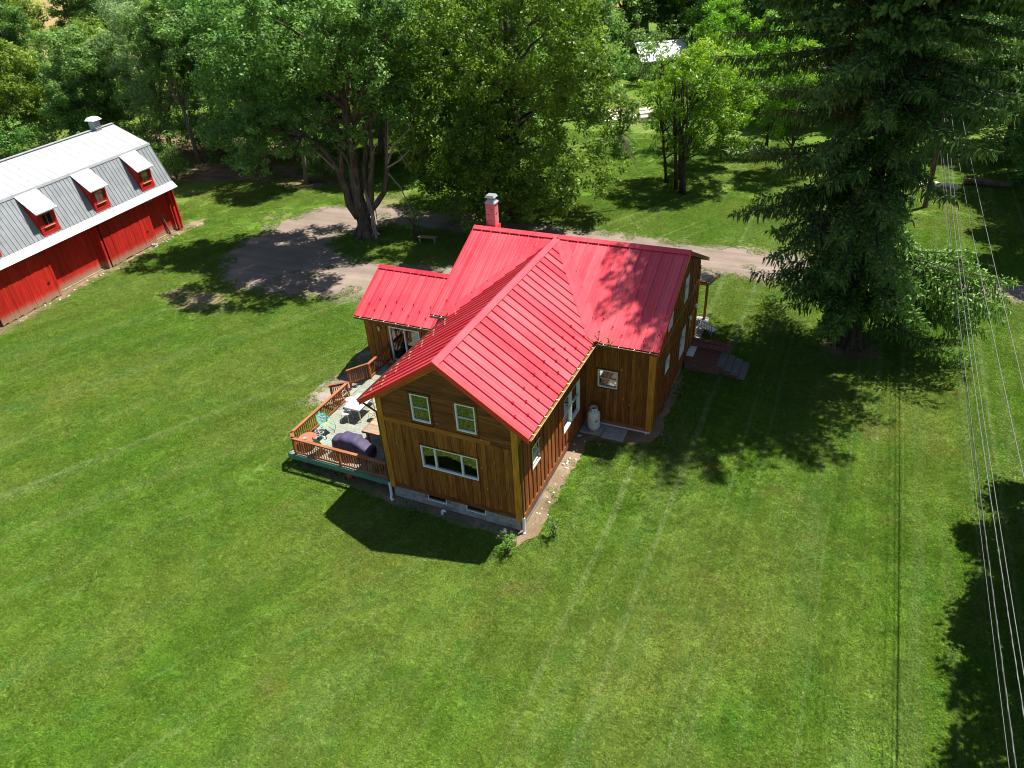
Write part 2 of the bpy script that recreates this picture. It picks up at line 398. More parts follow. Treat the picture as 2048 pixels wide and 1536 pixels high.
# ------------------------------------------------------------------ setting: ground sheets
def in_poly(x, y, poly):
    x = np.asarray(x); y = np.asarray(y); c = np.zeros(x.shape, bool); j = len(poly)-1
    for i in range(len(poly)):
        xi, yi = poly[i][:2]; xj, yj = poly[j][:2]
        if yi != yj:
            c ^= ((yi > y) != (yj > y)) & (x < (xj-xi)*(y-yi)/(yj-yi)+xi)
        j = i
    return c
def rough_loop(poly, step=.3, amp=.28, seed=1, smooth=True):
    rr = random.Random(seed); P = [Vector((a, b, 0)) for a, b in poly]; n = len(P); out = []
    for i in range(n):
        p0, p1, p2, p3 = P[i-1], P[i], P[(i+1) % n], P[(i+2) % n]
        k = max(1, int((p2-p1).length/step))
        for q in range(k):
            t = q/k
            if smooth:
                v = .5*((2*p1)+(p2-p0)*t+(2*p0-5*p1+4*p2-p3)*t*t+(3*p1-p0-3*p2+p3)*t*t*t)
            else: v = p1.lerp(p2, t)
            out.append(v)
    a = 0; res = []
    for i, v in enumerate(out):
        a = .82*a+rr.gauss(0, 1)*amp*.5
        d = (out[(i+1) % len(out)]-out[i-1]); nrm = Vector((-d.y, d.x, 0))
        if nrm.length > 1e-6: nrm.normalize()
        res.append(v+nrm*(a+rr.gauss(0, amp*.25)))
    return res
def sheet(name, loops, z, m):
    tris = tessellate_polygon(loops); vs = [v for l in loops for v in l]
    me = bpy.data.meshes.new(name); me.from_pydata([(v.x, v.y, z+float(gh(v.x, v.y))) for v in vs], [], [tuple(t) for t in tris])
    me.materials.append(m); me.update()
    bm = bmesh.new(); bm.from_mesh(me)
    for f in bm.faces:
        if f.normal.z < 0: f.normal_flip()
    bm.to_mesh(me); bm.free()
    o = bpy.data.objects.new(name, me); COL.objects.link(o); return struct(o)
DRIVE = [(70,36),(40,33.4),(26.9,32.0),(18,31.7),(10,32.2),(2.8,31.8),(-4.4,32.6),(-10.5,33.2),(-17.4,32.3),(-21.9,32.6),(-25,31.8),(-26.6,29.7),(-27.9,26.1),
         (-28.2,22.5),(-27.2,18.4),(-25.2,15.8),(-22.8,14.6),(-20.4,14.2),(-17.9,14.2),(-15,14.8),(-11.5,15.4),(-8.4,15.2),(-7.2,17.5),(-3,19),(0,20.5),(1,22.5),(-2.5,23.6),
         (-8.8,23.0),(-11.3,22.3),(-16.4,21.8),(-19.6,23.4),(-20.4,25.4),(-18.4,27.6),(-12.2,27.9),(-6,27.3),(0,26.6),(5,26.2),(10.9,26.3),(17,26.4),(23.4,27.2),(40,28.6),(70,31)]
PATH = [(-8.8,4.3),(-7.6,4.5),(-6.4,4.8),(-6.1,6.8),(-6.3,7.8),(-7.15,8.8),(-7.3,11),(-7.5,15.0),(-8.6,15.2),(-8.7,11),(-8.5,8.7),(-8.5,7)]
HOUSE_F = [(-.3,-.3),(6.4,-.3),(6.4,7.5),(9.5,7.5),(9.5,17.2),(-1.2,17.2),(-7.1,14),(-7.1,8.8),(-.3,8.8)]
DECK_F = [(-5.9,-.05),(.1,-.05),(.1,9),(-7,9),(-6.6,6.9),(-6.6,4.9),(-5.9,4.9)]
APRON = [(6.0,-.45),(6.5,-.5),(6.85,.3),(6.7,1.6),(6.75,3.2),(6.9,5.0),(6.95,6.3),(8.4,6.5),(9.3,7.0),(9.75,7.9),(9.75,10),(9.6,12.5),(9.4,13.6),(9.2,9),(8,8),(6.0,7.6)]
APRON2 = [(-5.2,.6),(-5.3,.15),(-3,-.05),(-.6,-.35),(1.5,-.42),(4.2,-.5),(6.2,-.6),(6.2,.1),(3,.2),(-.2,1.2),(-3,1.4)]
BARN_O = Vector((-35.17, 21.51, 0)); BU = Vector((.0955, -.9954, 0)); BV = Vector((-.9954, -.0955, 0))
def barnpt(u, v, z=0): return BARN_O+BU*u+BV*v+Vector((0, 0, z))
BARN_F = [barnpt(-1.3, -.3)[:2], barnpt(25, -.3)[:2], barnpt(25, 8)[:2], barnpt(-1.3, 8)[:2]]
BARN_AP = [barnpt(u, v)[:2] for u, v in [(-3.4,-.9),(-2.2,-1.5),(0,-1.0),(3,-.95),(6,-1.3),(8,-1.2),(11,-.95),(14,-1.3),(17,-1.4),(24,-1.2),(24,.2),(10,.2),(-1.4,.2),(-2.5,.1)]]
LITTER = [(-58,33),(-50,31.5),(-44,33),(-38,34.5),(-31,34.2),(-27,36),(-30,41),(-40,46),(-60,48),(-70,42)]
BARE = [(-23.3,12.3,2.6,.72),(-25.6,12.5,1.7,.66),(-21.2,11.5,2.2,.62),(-6.9,-.4,.7,.62),(-7.2,-1.3,.5,.55),(-5.9,-2.4,.5,.5),(-7.8,-4,.35,.5),(-24,26.5,4.0,.5),(-29,27,2.4,.5),(-22,33.8,4,.5),
        (-14.0,33.8,3.5,.5),(17.3,19.2,2.1,.75),(7.5,-.9,.8,.5),(-18.3,25,1.6,.6),(8.0,1.2,.6,.45),(-3,-2.2,.4,.5),(-4.5,-5,.4,.45),(2,33.2,3,.4),(10,32.8,2,.4)]
def sst(a, b, x): t = np.clip((np.asarray(x, float)-a)/(b-a), 0, 1); return t*t*(3-2*t)
def gh(x, y):       # the ground climbs a little along the right side of the house
    return .38*sst(1., 6., y)*sst(3., 6.3, x)*(1-sst(10.2, 15, x))*(1-sst(10.0, 13.2, y))
# lawn grid: fine near the house, coarse to the horizon
gx = np.concatenate([np.array([-1500,-900,-500,-300,-180,-110]), np.arange(-80, 60.1, 1.0), np.array([90,150,260,500,900,1500])])
gy = np.concatenate([np.array([-600,-300,-150,-80,-40]), np.arange(-25, 80.1, 1.0), np.array([110,160,260,450,900,1600])])
XX, YY = np.meshgrid(gx, gy, indexing='ij'); nx, ny = len(gx), len(gy)
me = bpy.data.meshes.new('lawn')
vid = np.arange(nx*ny).reshape(nx, ny)
quads = np.stack([vid[:-1,:-1], vid[1:,:-1], vid[1:,1:], vid[:-1,1:]], -1).reshape(-1, 4)
me.from_pydata(np.stack([XX.ravel(), YY.ravel(), gh(XX.ravel(), YY.ravel())], 1).tolist(), [], quads.tolist())
bare = np.zeros(nx*ny)
for x, y, r, s in BARE:
    d = np.hypot(XX.ravel()-x, YY.ravel()-y)/r; bare = np.maximum(bare, s*np.clip(1.35-d, 0, 1))
at = me.attributes.new('bare', 'FLOAT', 'POINT'); at.data.foreach_set('value', bare.astype(np.float32))
me.materials.append(M['lawn']); me.update()
lawn = bpy.data.objects.new('lawn', me); COL.objects.link(lawn); struct(lawn)
sheet('gravel_driveway', [rough_loop(DRIVE, .28, .34, 3)], .006, M['gravel'])
sheet('gravel_path', [rough_loop(PATH, .25, .10, 5)], .010, M['path'])
sheet('foundation_dirt', [rough_loop(APRON, .2, .10, 8)], .045, M['rubble'])
sheet('shaded_foundation_gravel', [rough_loop(APRON2, .2, .09, 9)], .018, M['rubble'])
sheet('barn_foundation_dirt', [rough_loop(BARN_AP, .25, .10, 11)], .010, M['rubble'])
sheet('woodland_floor', [rough_loop(LITTER, .6, .5, 12)], .006, M['litter'])
sheet('stubble_field', [rough_loop([(-420,70),(-95,100),(-60,125),(-40,190),(-60,420),(-500,420)], 4, 1.5, 13)], .02, M['straw'])
# ------------------------------------------------------------------ house
RX, RZ, WE, WG = 3.05, 7.67, .64, -.32          # wing ridge, overhangs
SW = (7.67-5.16)/(3.05+.64)
MRY, MEY, MXL, MXR = 12.28, 7.06, -1.52, 9.59
SM = (7.67-5.20)/(MRY-MEY)
house = empty('red_roofed_house', (3, 6, 0))
tag(house, 'brown wooden house with bright red standing seam metal roof in the middle of the lawn', 'house')
class Wall:
    def __init__(s, o, u, n): s.o = Vector(o); s.u = Vector(u); s.nrm = Vector(n)
    def p(s, u, z, d=0.): return s.o+s.u*u+Vector((0, 0, z))+s.nrm*d
    def slab(s, mb, u0, u1, z0, z1, d0, d1, z1b=None):
        if z1b is None: z1b = z1
        P = s.p
        mb.hexa([P(u0,z0,d0), P(u1,z0,d0), P(u1,z0,d1), P(u0,z0,d1), P(u0,z1,d0), P(u1,z1b,d0), P(u1,z1b,d1), P(u0,z1,d1)])
def holes_strip(u0, u1, z0, ztop, ops):
    """rectangles (with sloping tops) that fill a wall around its openings"""
    cuts = sorted(set([u0, u1]+[c for o in ops for c in o[:2] if u0 < c < u1])); out = []
    for a, b in zip(cuts, cuts[1:]):
        zs = sorted([(o[2], o[3]) for o in ops if o[0] < (a+b)/2 < o[1]]); z = z0
        for p, q in zs:
            if p > z+1e-4: out.append((a, b, z, p, p))
            z = q
        if callable(ztop): out.append((a, b, z, ztop(a), ztop(b)))
        else: out.append((a, b, z, ztop, ztop))
    return out
def wall_core(name, W, u0, u1, z0, ztop, ops, parent, extra=()):
    mb = MB(); cu = sorted([u0, u1]+list(extra))
    for a0, b0 in zip(cu, cu[1:]):
        for a, b, p, q, r in holes_strip(a0, b0, z0, ztop, ops): W.slab(mb, a, b, p, q, -.14, -.004, r)
    return mb.build(name, M['core'], parent)
def vplanks(W, u0, u1, z0, ztop, ops, parent, m, pitch=.2, seed=1, lap=.018):
    rr = random.Random(seed); n = max(1, round((u1-u0)/pitch)); pw = (u1-u0)/n
    for i in range(n):
        a = u0+i*pw+.004; b = u0+(i+1)*pw-.004; d = .022+(lap if i % 2 else 0)+rr.uniform(0, .003)
        for a2, b2, p, q, r in holes_strip(a, b, z0+rr.uniform(-.004, .004), ztop, [o for o in ops if o[0]-.02 < (a+b)/2 < o[1]+.02 and True]):
            if b2-a2 < .02 or min(q, r)-p < .02: continue
            mb = MB(); W.slab(mb, a2, b2, p, q, 0., d, r); mb.build('plank', m, parent)
def window(W, u0, u1, z0, z1, parent, cols=(0., 1.), rows=2, curtain=True, fw=.055, sash='white'):
    """white vinyl window: frame, sash bars, panes and a curtain behind"""
    mb = MB()
    W.slab(mb, u0, u0+fw, z0, z1, -.06, .055); W.slab(mb, u1-fw, u1, z0, z1, -.06, .055)
    W.slab(mb, u0+fw, u1-fw, z0, z0+fw, -.06, .057); W.slab(mb, u0+fw, u1-fw, z1-fw, z1, -.06, .057)
    fr = mb.build('window', M['white'], parent)
    cs = [u0+fw+(u1-u0-2*fw)*c for c in cols]
    for k in range(1, len(cs)-1):
        mb = MB(); W.slab(mb, cs[k]-.03, cs[k]+.03, z0+fw, z1-fw, -.05, .05); mb.build('mullion', M['white'], fr)
    for a, b in zip(cs, cs[1:]):
        nr = rows if not isinstance(rows, (list, tuple)) else rows[cs.index(a)]
        if nr == 2:
            zm = (z0+z1)/2
            mb = MB(); W.slab(mb, a+.03, b-.03, zm-.02, zm+.02, -.05, .03); mb.build('meeting_rail', M['greytrim'], fr)
            spans = [(z0+fw, zm-.02), (zm+.02, z1-fw)]
        else: spans = [(z0+fw, z1-fw)]
        for p, q in spans:
            mb = MB(); W.slab(mb, a, b, p, q, -.03, -.024); mb.build('pane', M['glass'], fr)
    if curtain:
        mb = MB(); n = 24
        vs = []
        for i in range(n+1):
            u = u0+(u1-u0)*i/n; d = -.17+.03*math.sin(i*1.9)
            vs += [W.p(u, z0-.02, d), W.p(u, z1, d)]
        mb.add(vs, [(2*i, 2*i+2, 2*i+3, 2*i+1) for i in range(n)]); mb.build('curtain', M['curtain'], fr)
    return fr
def casing(W, u0, u1, z0, z1, parent, w=.09, m='siding'):
    mb = MB(); W.slab(mb, u0-w, u0, z0-w, z1+w, .0, .062); W.slab(mb, u1, u1+w, z0-w, z1+w, .0, .062)
    W.slab(mb, u0, u1, z0-w, z0, .0, .064); W.slab(mb, u0, u1, z1, z1+w, .0, .064); mb.build('window_casing', M[m], parent)
# --- wing front
Wf = Wall((0, 0, 0), (1, 0, 0), (0, -1, 0)); WW = 6.1
gz = lambda u: RZ-.20-SW*abs(u-RX)
opsL = [(1.77, 4.36, 2.24, 3.37)]; opsU = [(1.62, 2.46, 4.57, 5.85), (3.60, 4.45, 4.57, 5.85)]
wf = wall_core('front_wall', Wf, 0, WW, .70, gz, opsL+opsU, house, (RX,))
vplanks(Wf, .2, WW-.2, .92, 4.20, opsL, wf, M['siding'], .19, 3)
mb = MB(); Wf.slab(mb, 0.2, 1.0, .70, .92, 0, .05); Wf.slab(mb, 1.003, WW-.2, .70, .918, 0, .048); mb.build('base_board', M['siding_h'], wf)
mb = MB(); Wf.slab(mb, .2, 5.0, 4.20, 4.41, 0, .055); mb.build('belt_board', M['trim_x'], wf)
mb = MB(); Wf.slab(mb, 5.003, WW-.2, 4.20, 4.41, 0, .045); mb.build('belt_board', M['siding_h'], wf)
z = 4.415; i = 0
while z < 7.2:      # level boards of the gable, cut to the rakes and windows
    z2 = z+.183; half = (RZ-.20-z)/SW
    segs = [(max(.2, RX-half), min(WW-.2, RX+half))]
    for o in opsU:
        if o[2]-.05 < z2-.05 and o[3]+.05 > z+.05:
            ns = []
            for a, b in segs:
                if o[0]-.09 > a: ns.append((a, min(b, o[0]-.09)))
                if o[1]+.09 < b: ns.append((max(a, o[1]+.09), b))
            segs = ns
    for a, b in segs:
        if b-a > .08:
            mb = MB(); P = Wf.p
            e = lambda u, zz: max(min(u, RX+(RZ-.2-zz)/SW), RX-(RZ-.2-zz)/SW)
            mb.hexa([P(a, z, 0), P(b, z, 0), P(b, z, .032), P(a, z, .032), P(e(a, z2), z2-.004, 0), P(e(b, z2), z2-.004, 0), P(e(b, z2), z2-.004, .020), P(e(a, z2), z2-.004, .020)])
            mb.build('plank', M['siding_h'], wf)
    z = z2; i += 1
for o in opsU: window(Wf, *o, wf, rows=2); casing(Wf, *o, wf, .085, 'siding_h')
window(Wf, *opsL[0], wf, cols=(0, .24, .73, 1), rows=1, curtain=False); casing(Wf, *opsL[0], wf, .05, 'siding_h')
mb = MB(); Wf.slab(mb, 1.75, 4.38, 2.16, 2.24, -.55, -.145); sl_ = mb.build('inner_sill', M['sill'], wf)
mb = MB(); mb.lathe([(.0, 2.24), (.09, 2.25), (.12, 2.36), (.08, 2.5), (.1, 2.52)], 2.75, .36, 12); mb.build('vase', M['white'], wf)
mb = MB(); mb.lathe([(.0, 2.24), (.10, 2.25), (.14, 2.42), (.02, 2.55)], 3.5, .38, 10); mb.build('pot_plant', M['greenbag'], wf)
for nm, a, b in (('corner_board', -.055, .2), ('corner_board', WW-.2, WW+.055)):
    mb = MB(); Wf.slab(mb, a, b, .62, 5.35, 0, .065); mb.build(nm, M['trim'], wf)
# rake frieze boards (golden) and red rake trim
for sgn in (-1, 1):
    mb = MB(); P = Wf.p
    ue, zr = RX+sgn*3.05, RZ-.15
    mb.hexa([P(ue, zr-SW*3.05-.27, 0), P(RX, zr-.27, 0), P(RX, zr-.27, .052), P(ue, zr-SW*3.05-.27, .052),
             P(ue, zr-SW*3.05, 0), P(RX, zr, 0), P(RX, zr, .052), P(ue, zr-SW*3.05, .052)])
    mb.build('frieze_board', M['trim_x'], wf)
# --- wing sides
Wr = Wall((WW, 0, 0), (0, 1, 0), (1, 0, 0)); opsR = [(1.22, 2.14, 2.32, 3.42), (4.70, 6.82, 1.62, 3.38)]
wr = wall_core('side_wall', Wr, .145, 7.7, .55, 5.25, opsR, house)
vplanks(Wr, .2, 7.68, .80, 5.25, opsR, wr, M['siding_y'], .21, 5, .035)
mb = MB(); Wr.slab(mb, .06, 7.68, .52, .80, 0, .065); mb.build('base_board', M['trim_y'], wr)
mb = MB(); Wr.slab(mb, -.05, .2, .62, 5.3, 0, .063); mb.build('corner_board', M['trim'], wr)
window(Wr, *opsR[0], wr, rows=2); window(Wr, *opsR[1], wr, cols=(0, .5, 1), rows=2)
for o in opsR: casing(Wr, *o, wr, .06, 'siding_y')
Wl = Wall((0, 0, 0), (0, 1, 0), (-1, 0, 0))
wl = wall_core('side_wall', Wl, .145, 7.7, .7, 5.25, [(4.2, 6.0, .75, 2.8)], house)
vplanks(Wl, .2, 7.68, .72, 5.25, [(4.2, 6.0, .75, 2.8)], wl, M['siding_y'], .21, 6, .03)
window(Wl, 4.2, 6.0, .75, 2.8, wl, cols=(0, .5, 1), rows=1)
mb = MB(); Wl.slab(mb, -.05, .2, .62, 5.3, 0, .063); mb.build('corner_board', M['trim'], wl)
# --- main block
MWX0, MWX1, MWY0, MWY1 = -1.22, 9.29, 7.7, 16.86
Wm = Wall((0, MWY0, 0), (1, 0, 0), (0, -1, 0)); opsM = [(6.73, 7.68, 2.53, 3.47)]
wm = wall_core('front_wall', Wm, WW, MWX1, .48, 5.3, opsM, house)
vplanks(Wm, WW+.06, MWX1-.2, .68, 4.85, opsM, wm, M['siding'], .2, 7)
mb = MB(); Wm.slab(mb, WW+.06, MWX1-.2, 4.85, 5.08, 0, .05); mb.build('frieze_board', M['trim_x'], wm)
mb = MB(); Wm.slab(mb, WW+.06, MWX1-.2, .50, .68, 0, .055); mb.build('base_board', M['cedar_x'], wm)
mb = MB(); Wm.slab(mb, WW+.06, MWX1+.02, .40, .495, 0, .075); mb.build('white_strip', M['white'], wm)
mb = MB(); Wm.slab(mb, MWX1-.2, MWX1+.055, .46, 5.1, 0, .065); mb.build('corner_board', M['trim'], wm)
window(Wm, *opsM[0], wm, rows=2); casing(Wm, *opsM[0], wm, .06, 'siding_h')
wm2 = wall_core('front_wall', Wm, MWX0, -.145, .7, 5.3, [], house); vplanks(Wm, MWX0, -.05, .72, 5.2, [], wm2, M['siding'], .2, 8)
Wq = Wall((MWX1, MWY0, 0), (0, 1, 0), (1, 0, 0)); ML = MWY1-MWY0
mgz = lambda u: RZ-.18-SM*abs(u-(MRY-MWY0))
opsQ = [(2.1, 2.95, 2.35, 3.2), (5.15, 6.4, 1.40, 3.0), (7.2, 8.2, .62, 2.85), (5.35, 6.25, 4.52, 5.9), (2.15, 3.05, 4.62, 5.6)]
wq = wall_core('end_wall', Wq, .145, ML, .48, mgz, opsQ, house, (MRY-MWY0,))
vplanks(Wq, .2, ML-.15, .5, 4.2, [o for o in opsQ if o[2] < 4], wq, M['siding_y'], .21, 9, .03)
vplanks(Wq, .2, ML-.15, 4.42, mgz, [o for o in opsQ if o[2] > 4], wq, M['siding_y'], .21, 10, .03)
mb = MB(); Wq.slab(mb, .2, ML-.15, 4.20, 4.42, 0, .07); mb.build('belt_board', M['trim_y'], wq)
mb = MB(); Wq.slab(mb, -.05, .2, .46, 5.1, 0, .064); mb.build('corner_board', M['trim'], wq)
mb = MB(); Wq.slab(mb, ML-.15, ML+.05, .46, 5.0, 0, .064); mb.build('corner_board', M['trim'], wq)
for k, o in enumerate(opsQ):
    if k != 2: window(Wq, *o, wq, rows=2); casing(Wq, *o, wq, .05, 'siding_y')
mb = MB(); Wq.slab(mb, 7.25, 8.15, .62, 2.8, -.06, .0); dr = mb.build('door', M['siding_y'], wq)
mb = MB(); Wq.slab(mb, 7.17, 7.25, .62, 2.88, -.05, .07); Wq.slab(mb, 8.15, 8.23, .62, 2.88, -.05, .07); Wq.slab(mb, 7.25, 8.15, 2.8, 2.88, -.05, .07); mb.build('frame', M['trim'], dr)
mb = MB(); Wq.slab(mb, 7.35, 8.05, 1.6, 2.6, .0, .012); mb.build('pane', M['glass'], dr)
mb = MB(); Wq.slab(mb, 7.2, 8.25, .56, .62, .0, .42); mb.build('threshold', M['white'], dr)
mb = MB(); mb.tube([Wq.p(7.32, 1.6, .01), Wq.p(7.32, 1.6, .07)], .03, 8); mb.build('handle', M['zinc'], dr)
for uu in (7.0, 8.4):      # pair of wall lamps by the door
    mb = MB(); c = Wq.p(uu, 3.0, .14); mb.lathe([(.0, c.z-.12), (.055, c.z-.1), (.07, c.z+.06), (.02, c.z+.14)], c.x, c.y, 8); mb.box(c.x-.14, c.x-.05, c.y-.03, c.y+.03, c.z-.02, c.z+.03)
    mb.build('wall_lamp', M['white'], wq)
mb = MB()      # unseen back and left walls
mb.box(MWX0, MWX1-.145, MWY1-.14, MWY1, .4, 5.2)
mb.prism([(MWX0, MWY0+.145, .4), (MWX0, MWY1-.145, .4), (MWX0, MWY1-.145, 5.0), (MWX0, MRY, RZ-.18), (MWX0, MWY0+.145, 5.0)], (.14, 0, 0))
mb.build('rear_wall', M['siding'], house)
mb = MB(); mb.box(MWX0-.12, MWX0-.003, MWY0-.05, MWY1+.05, .4, .5); mb.box(.3, 5.8, .3, 16, .6, .66); mb.build('floor', M['room'], house)
# --- lean-to on the left
LX0, LX1, LY0, LY1 = -7.05, MWX0-.003, 9.0, 13.9; LRY = 11.45; LEZ, LRZ = 3.45, 5.08
SL = (LRZ-LEZ)/(LRY-8.5)
We = Wall((LX0, LY0, 0), (1, 0, 0), (0, -1, 0)); opsE = [(1.55, 3.45, .74, 2.86)]
we = wall_core('extension_wall', We, 0, LX1-LX0, .5, 3.62, opsE, house)
vplanks(We, .02, LX1-LX0, .52, 3.6, opsE, we, M['siding'], .22, 12, .03)
fr = window(We, *opsE[0], we, cols=(0, .5, 1), rows=1, fw=.07, curtain=False); fr.name = 'sliding_door'
mb = MB(); n = 14; vs = []
for i in range(n+1): vs += [We.p(1.6+.9*i/n, .78, -.2+.03*math.sin(i*2.1)), We.p(1.6+.9*i/n, 2.8, -.2+.03*math.sin(i*2.1))]
mb.add(vs, [(2*i, 2*i+2, 2*i+3, 2*i+1) for i in range(n)]); mb.build('curtain', M['pale_wood'], fr)
c = We.p(.95, 2.62, .1)
mb = MB(); mb.lathe([(.0, c.z-.14), (.07, c.z-.12), (.085, c.z+.1), (.03, c.z+.17)], c.x, c.y, 10); mb.build('wall_lamp', M['cream'], we)
Wx = Wall((LX0, LY0, 0), (0, 1, 0), (-1, 0, 0)); lgz = lambda u: LRZ-.14-SL*abs(u-(LRY-LY0))
wx = wall_core('extension_wall', Wx, .145, LY1-LY0, .1, lgz, [], house, (LRY-LY0,))
vplanks(Wx, -.02, LY1-LY0, .15, lgz, [], wx, M['siding_y'], .22, 13, .03)
mb = MB(); mb.box(LX0+.01, LX1, LY1-.14, LY1, .1, 3.6); mb.build('rear_wall', M['siding'], house)
mb = MB(); mb.box(LX0+.02, LX1, LY0+.02, LY1-.15, .35, .72); mb.build('floor', M['room'], house)
mb = MB(); mb.box(LX0+.03, LX1, LY0+.03, LY1-.03, 0, .345); mb.build('foundation', M['concrete'], house)
# --- foundations
fd = MB(); fd.box(.06, WW-.06, .05, 7.6, 0, .69); fd = fd.build('foundation', M['mortar'], house)
blk = {}
def blocks(W, u0, u1, courses, holes, z0=0.):
    for cidx in range(courses):
        u = u0-(.2 if cidx % 2 else 0)
        while u < u1-.02:
            a, b = max(u, u0)+.005, min(u+.4, u1)-.005
            zz0, zz1 = z0+cidx*.2+.005, z0+cidx*.2+.195
            if b-a > .04 and not any(h[0] < (a+b)/2 < h[1] and h[2] < (zz0+zz1)/2 < h[3] for h in holes):
                mb = MB(); W.slab(mb, a, b, zz0, zz1, -.0, .03); mb.build('concrete_block', M['block'], fd, bevel=.004)
            u += .4
Wfo = Wall((0, .03, 0), (1, 0, 0), (0, -1, 0))
blocks(Wfo, .05, 6.05, 3, [(1.72, 2.70, .36, .7), (3.56, 4.54, .36, .7)], .06)
Wro = Wall((6.07, 0, 0), (0, 1, 0), (1, 0, 0)); blocks(Wro, .08, 7.5, 2, [], .1)
for a, b in ((1.76, 2.66), (3.6, 4.5)):
    mb = MB(); Wfo.slab(mb, a, a+.03, .38, .68, 0, .045); Wfo.slab(mb, b-.03, b, .38, .68, 0, .045); Wfo.slab(mb, a+.03, b-.03, .38, .41, 0, .047)
    f_ = mb.build('basement_window', M['white'], fd); mb = MB(); Wfo.slab(mb, a+.03, b-.03, .41, .685, 0, .02); mb.build('pane', M['glass'], f_)
mb = MB(); mb.box(6.2, MWX1-.05, MWY0+.03, MWY1-.05, 0, .47); mb.box(MWX0+.05, 6.19, 7.75, MWY1-.05, 0, .46); mb.build('foundation', M['concrete'], house)
# --- roofs
SEAM = .52
PROF = [(0, 0), (.004, .062), (.034, .062), (.038, 0), (.165, 0), (.178, .010), (.198, .010), (.211, 0), (.335, 0), (.348, .010), (.368, .010), (.381, 0), (SEAM, 0)]
class Plane:
    def __init__(s, o, e, sl): s.o = Vector(o); s.e = Vector(e).normalized(); s.s = Vector(sl).normalized(); s.n = s.e.cross(s.s).normalized(); s.n = s.n if s.n.z > 0 else -s.n
    def p(s, e, q, h=0.): return s.o+s.e*e+s.s*q+s.n*h
def panel_roof(name, PL, e0, e1, lo, hi, parent, m, prof=PROF, pitch=SEAM, start=None):
    """one panel object per seam bay; lo(e), hi(e) bound it along the slope"""
    slab = MB()
    roof = None; out = []
    e = e0 if start is None else start
    es = []
    while e < e1-.02: es.append(e); e += pitch
    for a in es:
        pts = [(a+d, h) for d, h in prof if e0-1e-6 <= a+d <= e1+1e-6]
        if a < e0: pts = [(e0, 0)]+pts
        if a+prof[-1][0] > e1: pts = pts+[(e1, 0)]
        pts = [p for p in pts if hi(p[0])-lo(p[0]) > .01]
        if len(pts) < 2: continue
        mb = MB(); vs = []
        for x, h in pts: vs += [PL.p(x, lo(x), h), PL.p(x, hi(x), h)]
        mb.add(vs, [(2*i, 2*i+2, 2*i+3, 2*i+1) for i in range(len(pts)-1)])
        out.append((a, mb.build('panel', m, parent)))
    return es
GM = MB()
for sg in (-1, 1):
    GM.hexa([(-.012,-.06,.045),(.012,-.06,.045),(.012+sg*.06,.0,.045),(-.012+sg*.06,.0,.045),(-.012,-.06,.10),(.012,-.06,.10),(.012+sg*.06,.0,.10),(-.012+sg*.06,.0,.10)])
    GM.hexa([(-.012,.06,.045),(.012,.06,.045),(.012+sg*.05,.0,.045),(-.012+sg*.05,.0,.045),(-.012,.06,.10),(.012,.06,.10),(.012+sg*.05,.0,.10),(-.012+sg*.05,.0,.10)])
GM.v = [(x*.78, y*.78, .045+(z-.045)*.8) for x, y, z in GM.v]
_g = {}
def guard(PL, e, q, parent, m='guard'):
    if m not in _g:
        o = GM.build('snow_guard', M[m], None); _g[m] = o.data; bpy.data.objects.remove(o)
    o = bpy.data.objects.new('snow_guard', _g[m]); COL.objects.link(o); o.parent = parent
    c = PL.p(e+.017, q)-root_of(parent).location
    o.matrix_local = Matrix(((PL.e.x, PL.s.x, PL.n.x, c.x), (PL.e.y, PL.s.y, PL.n.y, c.y), (PL.e.z, PL.s.z, PL.n.z, c.z), (0, 0, 0, 1)))
def guards(PL, es, parent, lo, m='guard', base=.55, par=0):
    for i, e in enumerate(es[1:]):
        if lo(e+.02) > .05: continue
        for q in ((base+.35,) if (i+par) % 2 == 0 else (base, base+.72)): guard(PL, e, q, parent, m)
LW = (RX+WE)*math.sqrt(1+SW*SW); LM = (MRY-MEY)*math.sqrt(1+SM*SM)
kW = math.sqrt(1+SW*SW); kM = math.sqrt(1+SM*SM)
VK = SM/SW      # valley: |X-RX| = VK*(MRY-Y)
TH = .05
wroof = MB()    # solid decking under the sheets
def slabroof(mb, pts, t=.12):
    vs = [Vector(p) for p in pts]; n = (vs[1]-vs[0]).cross(vs[2]-vs[0]).normalized(); n = n if n.z > 0 else -n
    mb.prism([v-n*.012 for v in vs], -n*t)
D = MB()
YV = MRY-(RX+WE)/VK
for sg in (-1, 1):
    xe = RX+sg*(RX+WE); ze = RZ-SW*(RX+WE)
    slabroof(D, [(RX, WG, RZ), (xe, WG, ze), (xe, YV, ze), (RX, MRY, RZ)])
wing = D.build('wing_roof', M['soffit'], house)
D = MB(); zem = RZ-SM*(MRY-MEY)
slabroof(D, [(RX, MRY, RZ), (RX+VK*(MRY-MEY), MEY, zem), (MXR, MEY, zem), (MXR, MRY, RZ)])
slabroof(D, [(RX, MRY, RZ), (RX-VK*(MRY-MEY), MEY, zem), (MXL, MEY, zem), (MXL, MRY, RZ)])
slabroof(D, [(MXL, MRY, RZ), (MXR, MRY, RZ), (MXR, 2*MRY-MEY, zem), (MXL, 2*MRY-MEY, zem)])
main = D.build('main_roof', M['soffit'], house)
VG = .42   # half width of the valley flashing
PLr = Plane((RX+RX+WE, WG, RZ-SW*(RX+WE)), (0, 1, 0), (-(RX+WE), 0, SW*(RX+WE)))
PLl = Plane((-WE, WG, RZ-SW*(RX+WE)), (0, 1, 0), ((RX+WE), 0, SW*(RX+WE)))
def lo_w(e):
    Y = WG+e; d = VK*(MRY-Y)
    return 0. if d >= RX+WE else (RX+WE-d)*kW
lo_wg = lambda e: 0. if lo_w(e) <= 0 else lo_w(e)+VG*.9
hi_w = lambda e: LW-.0
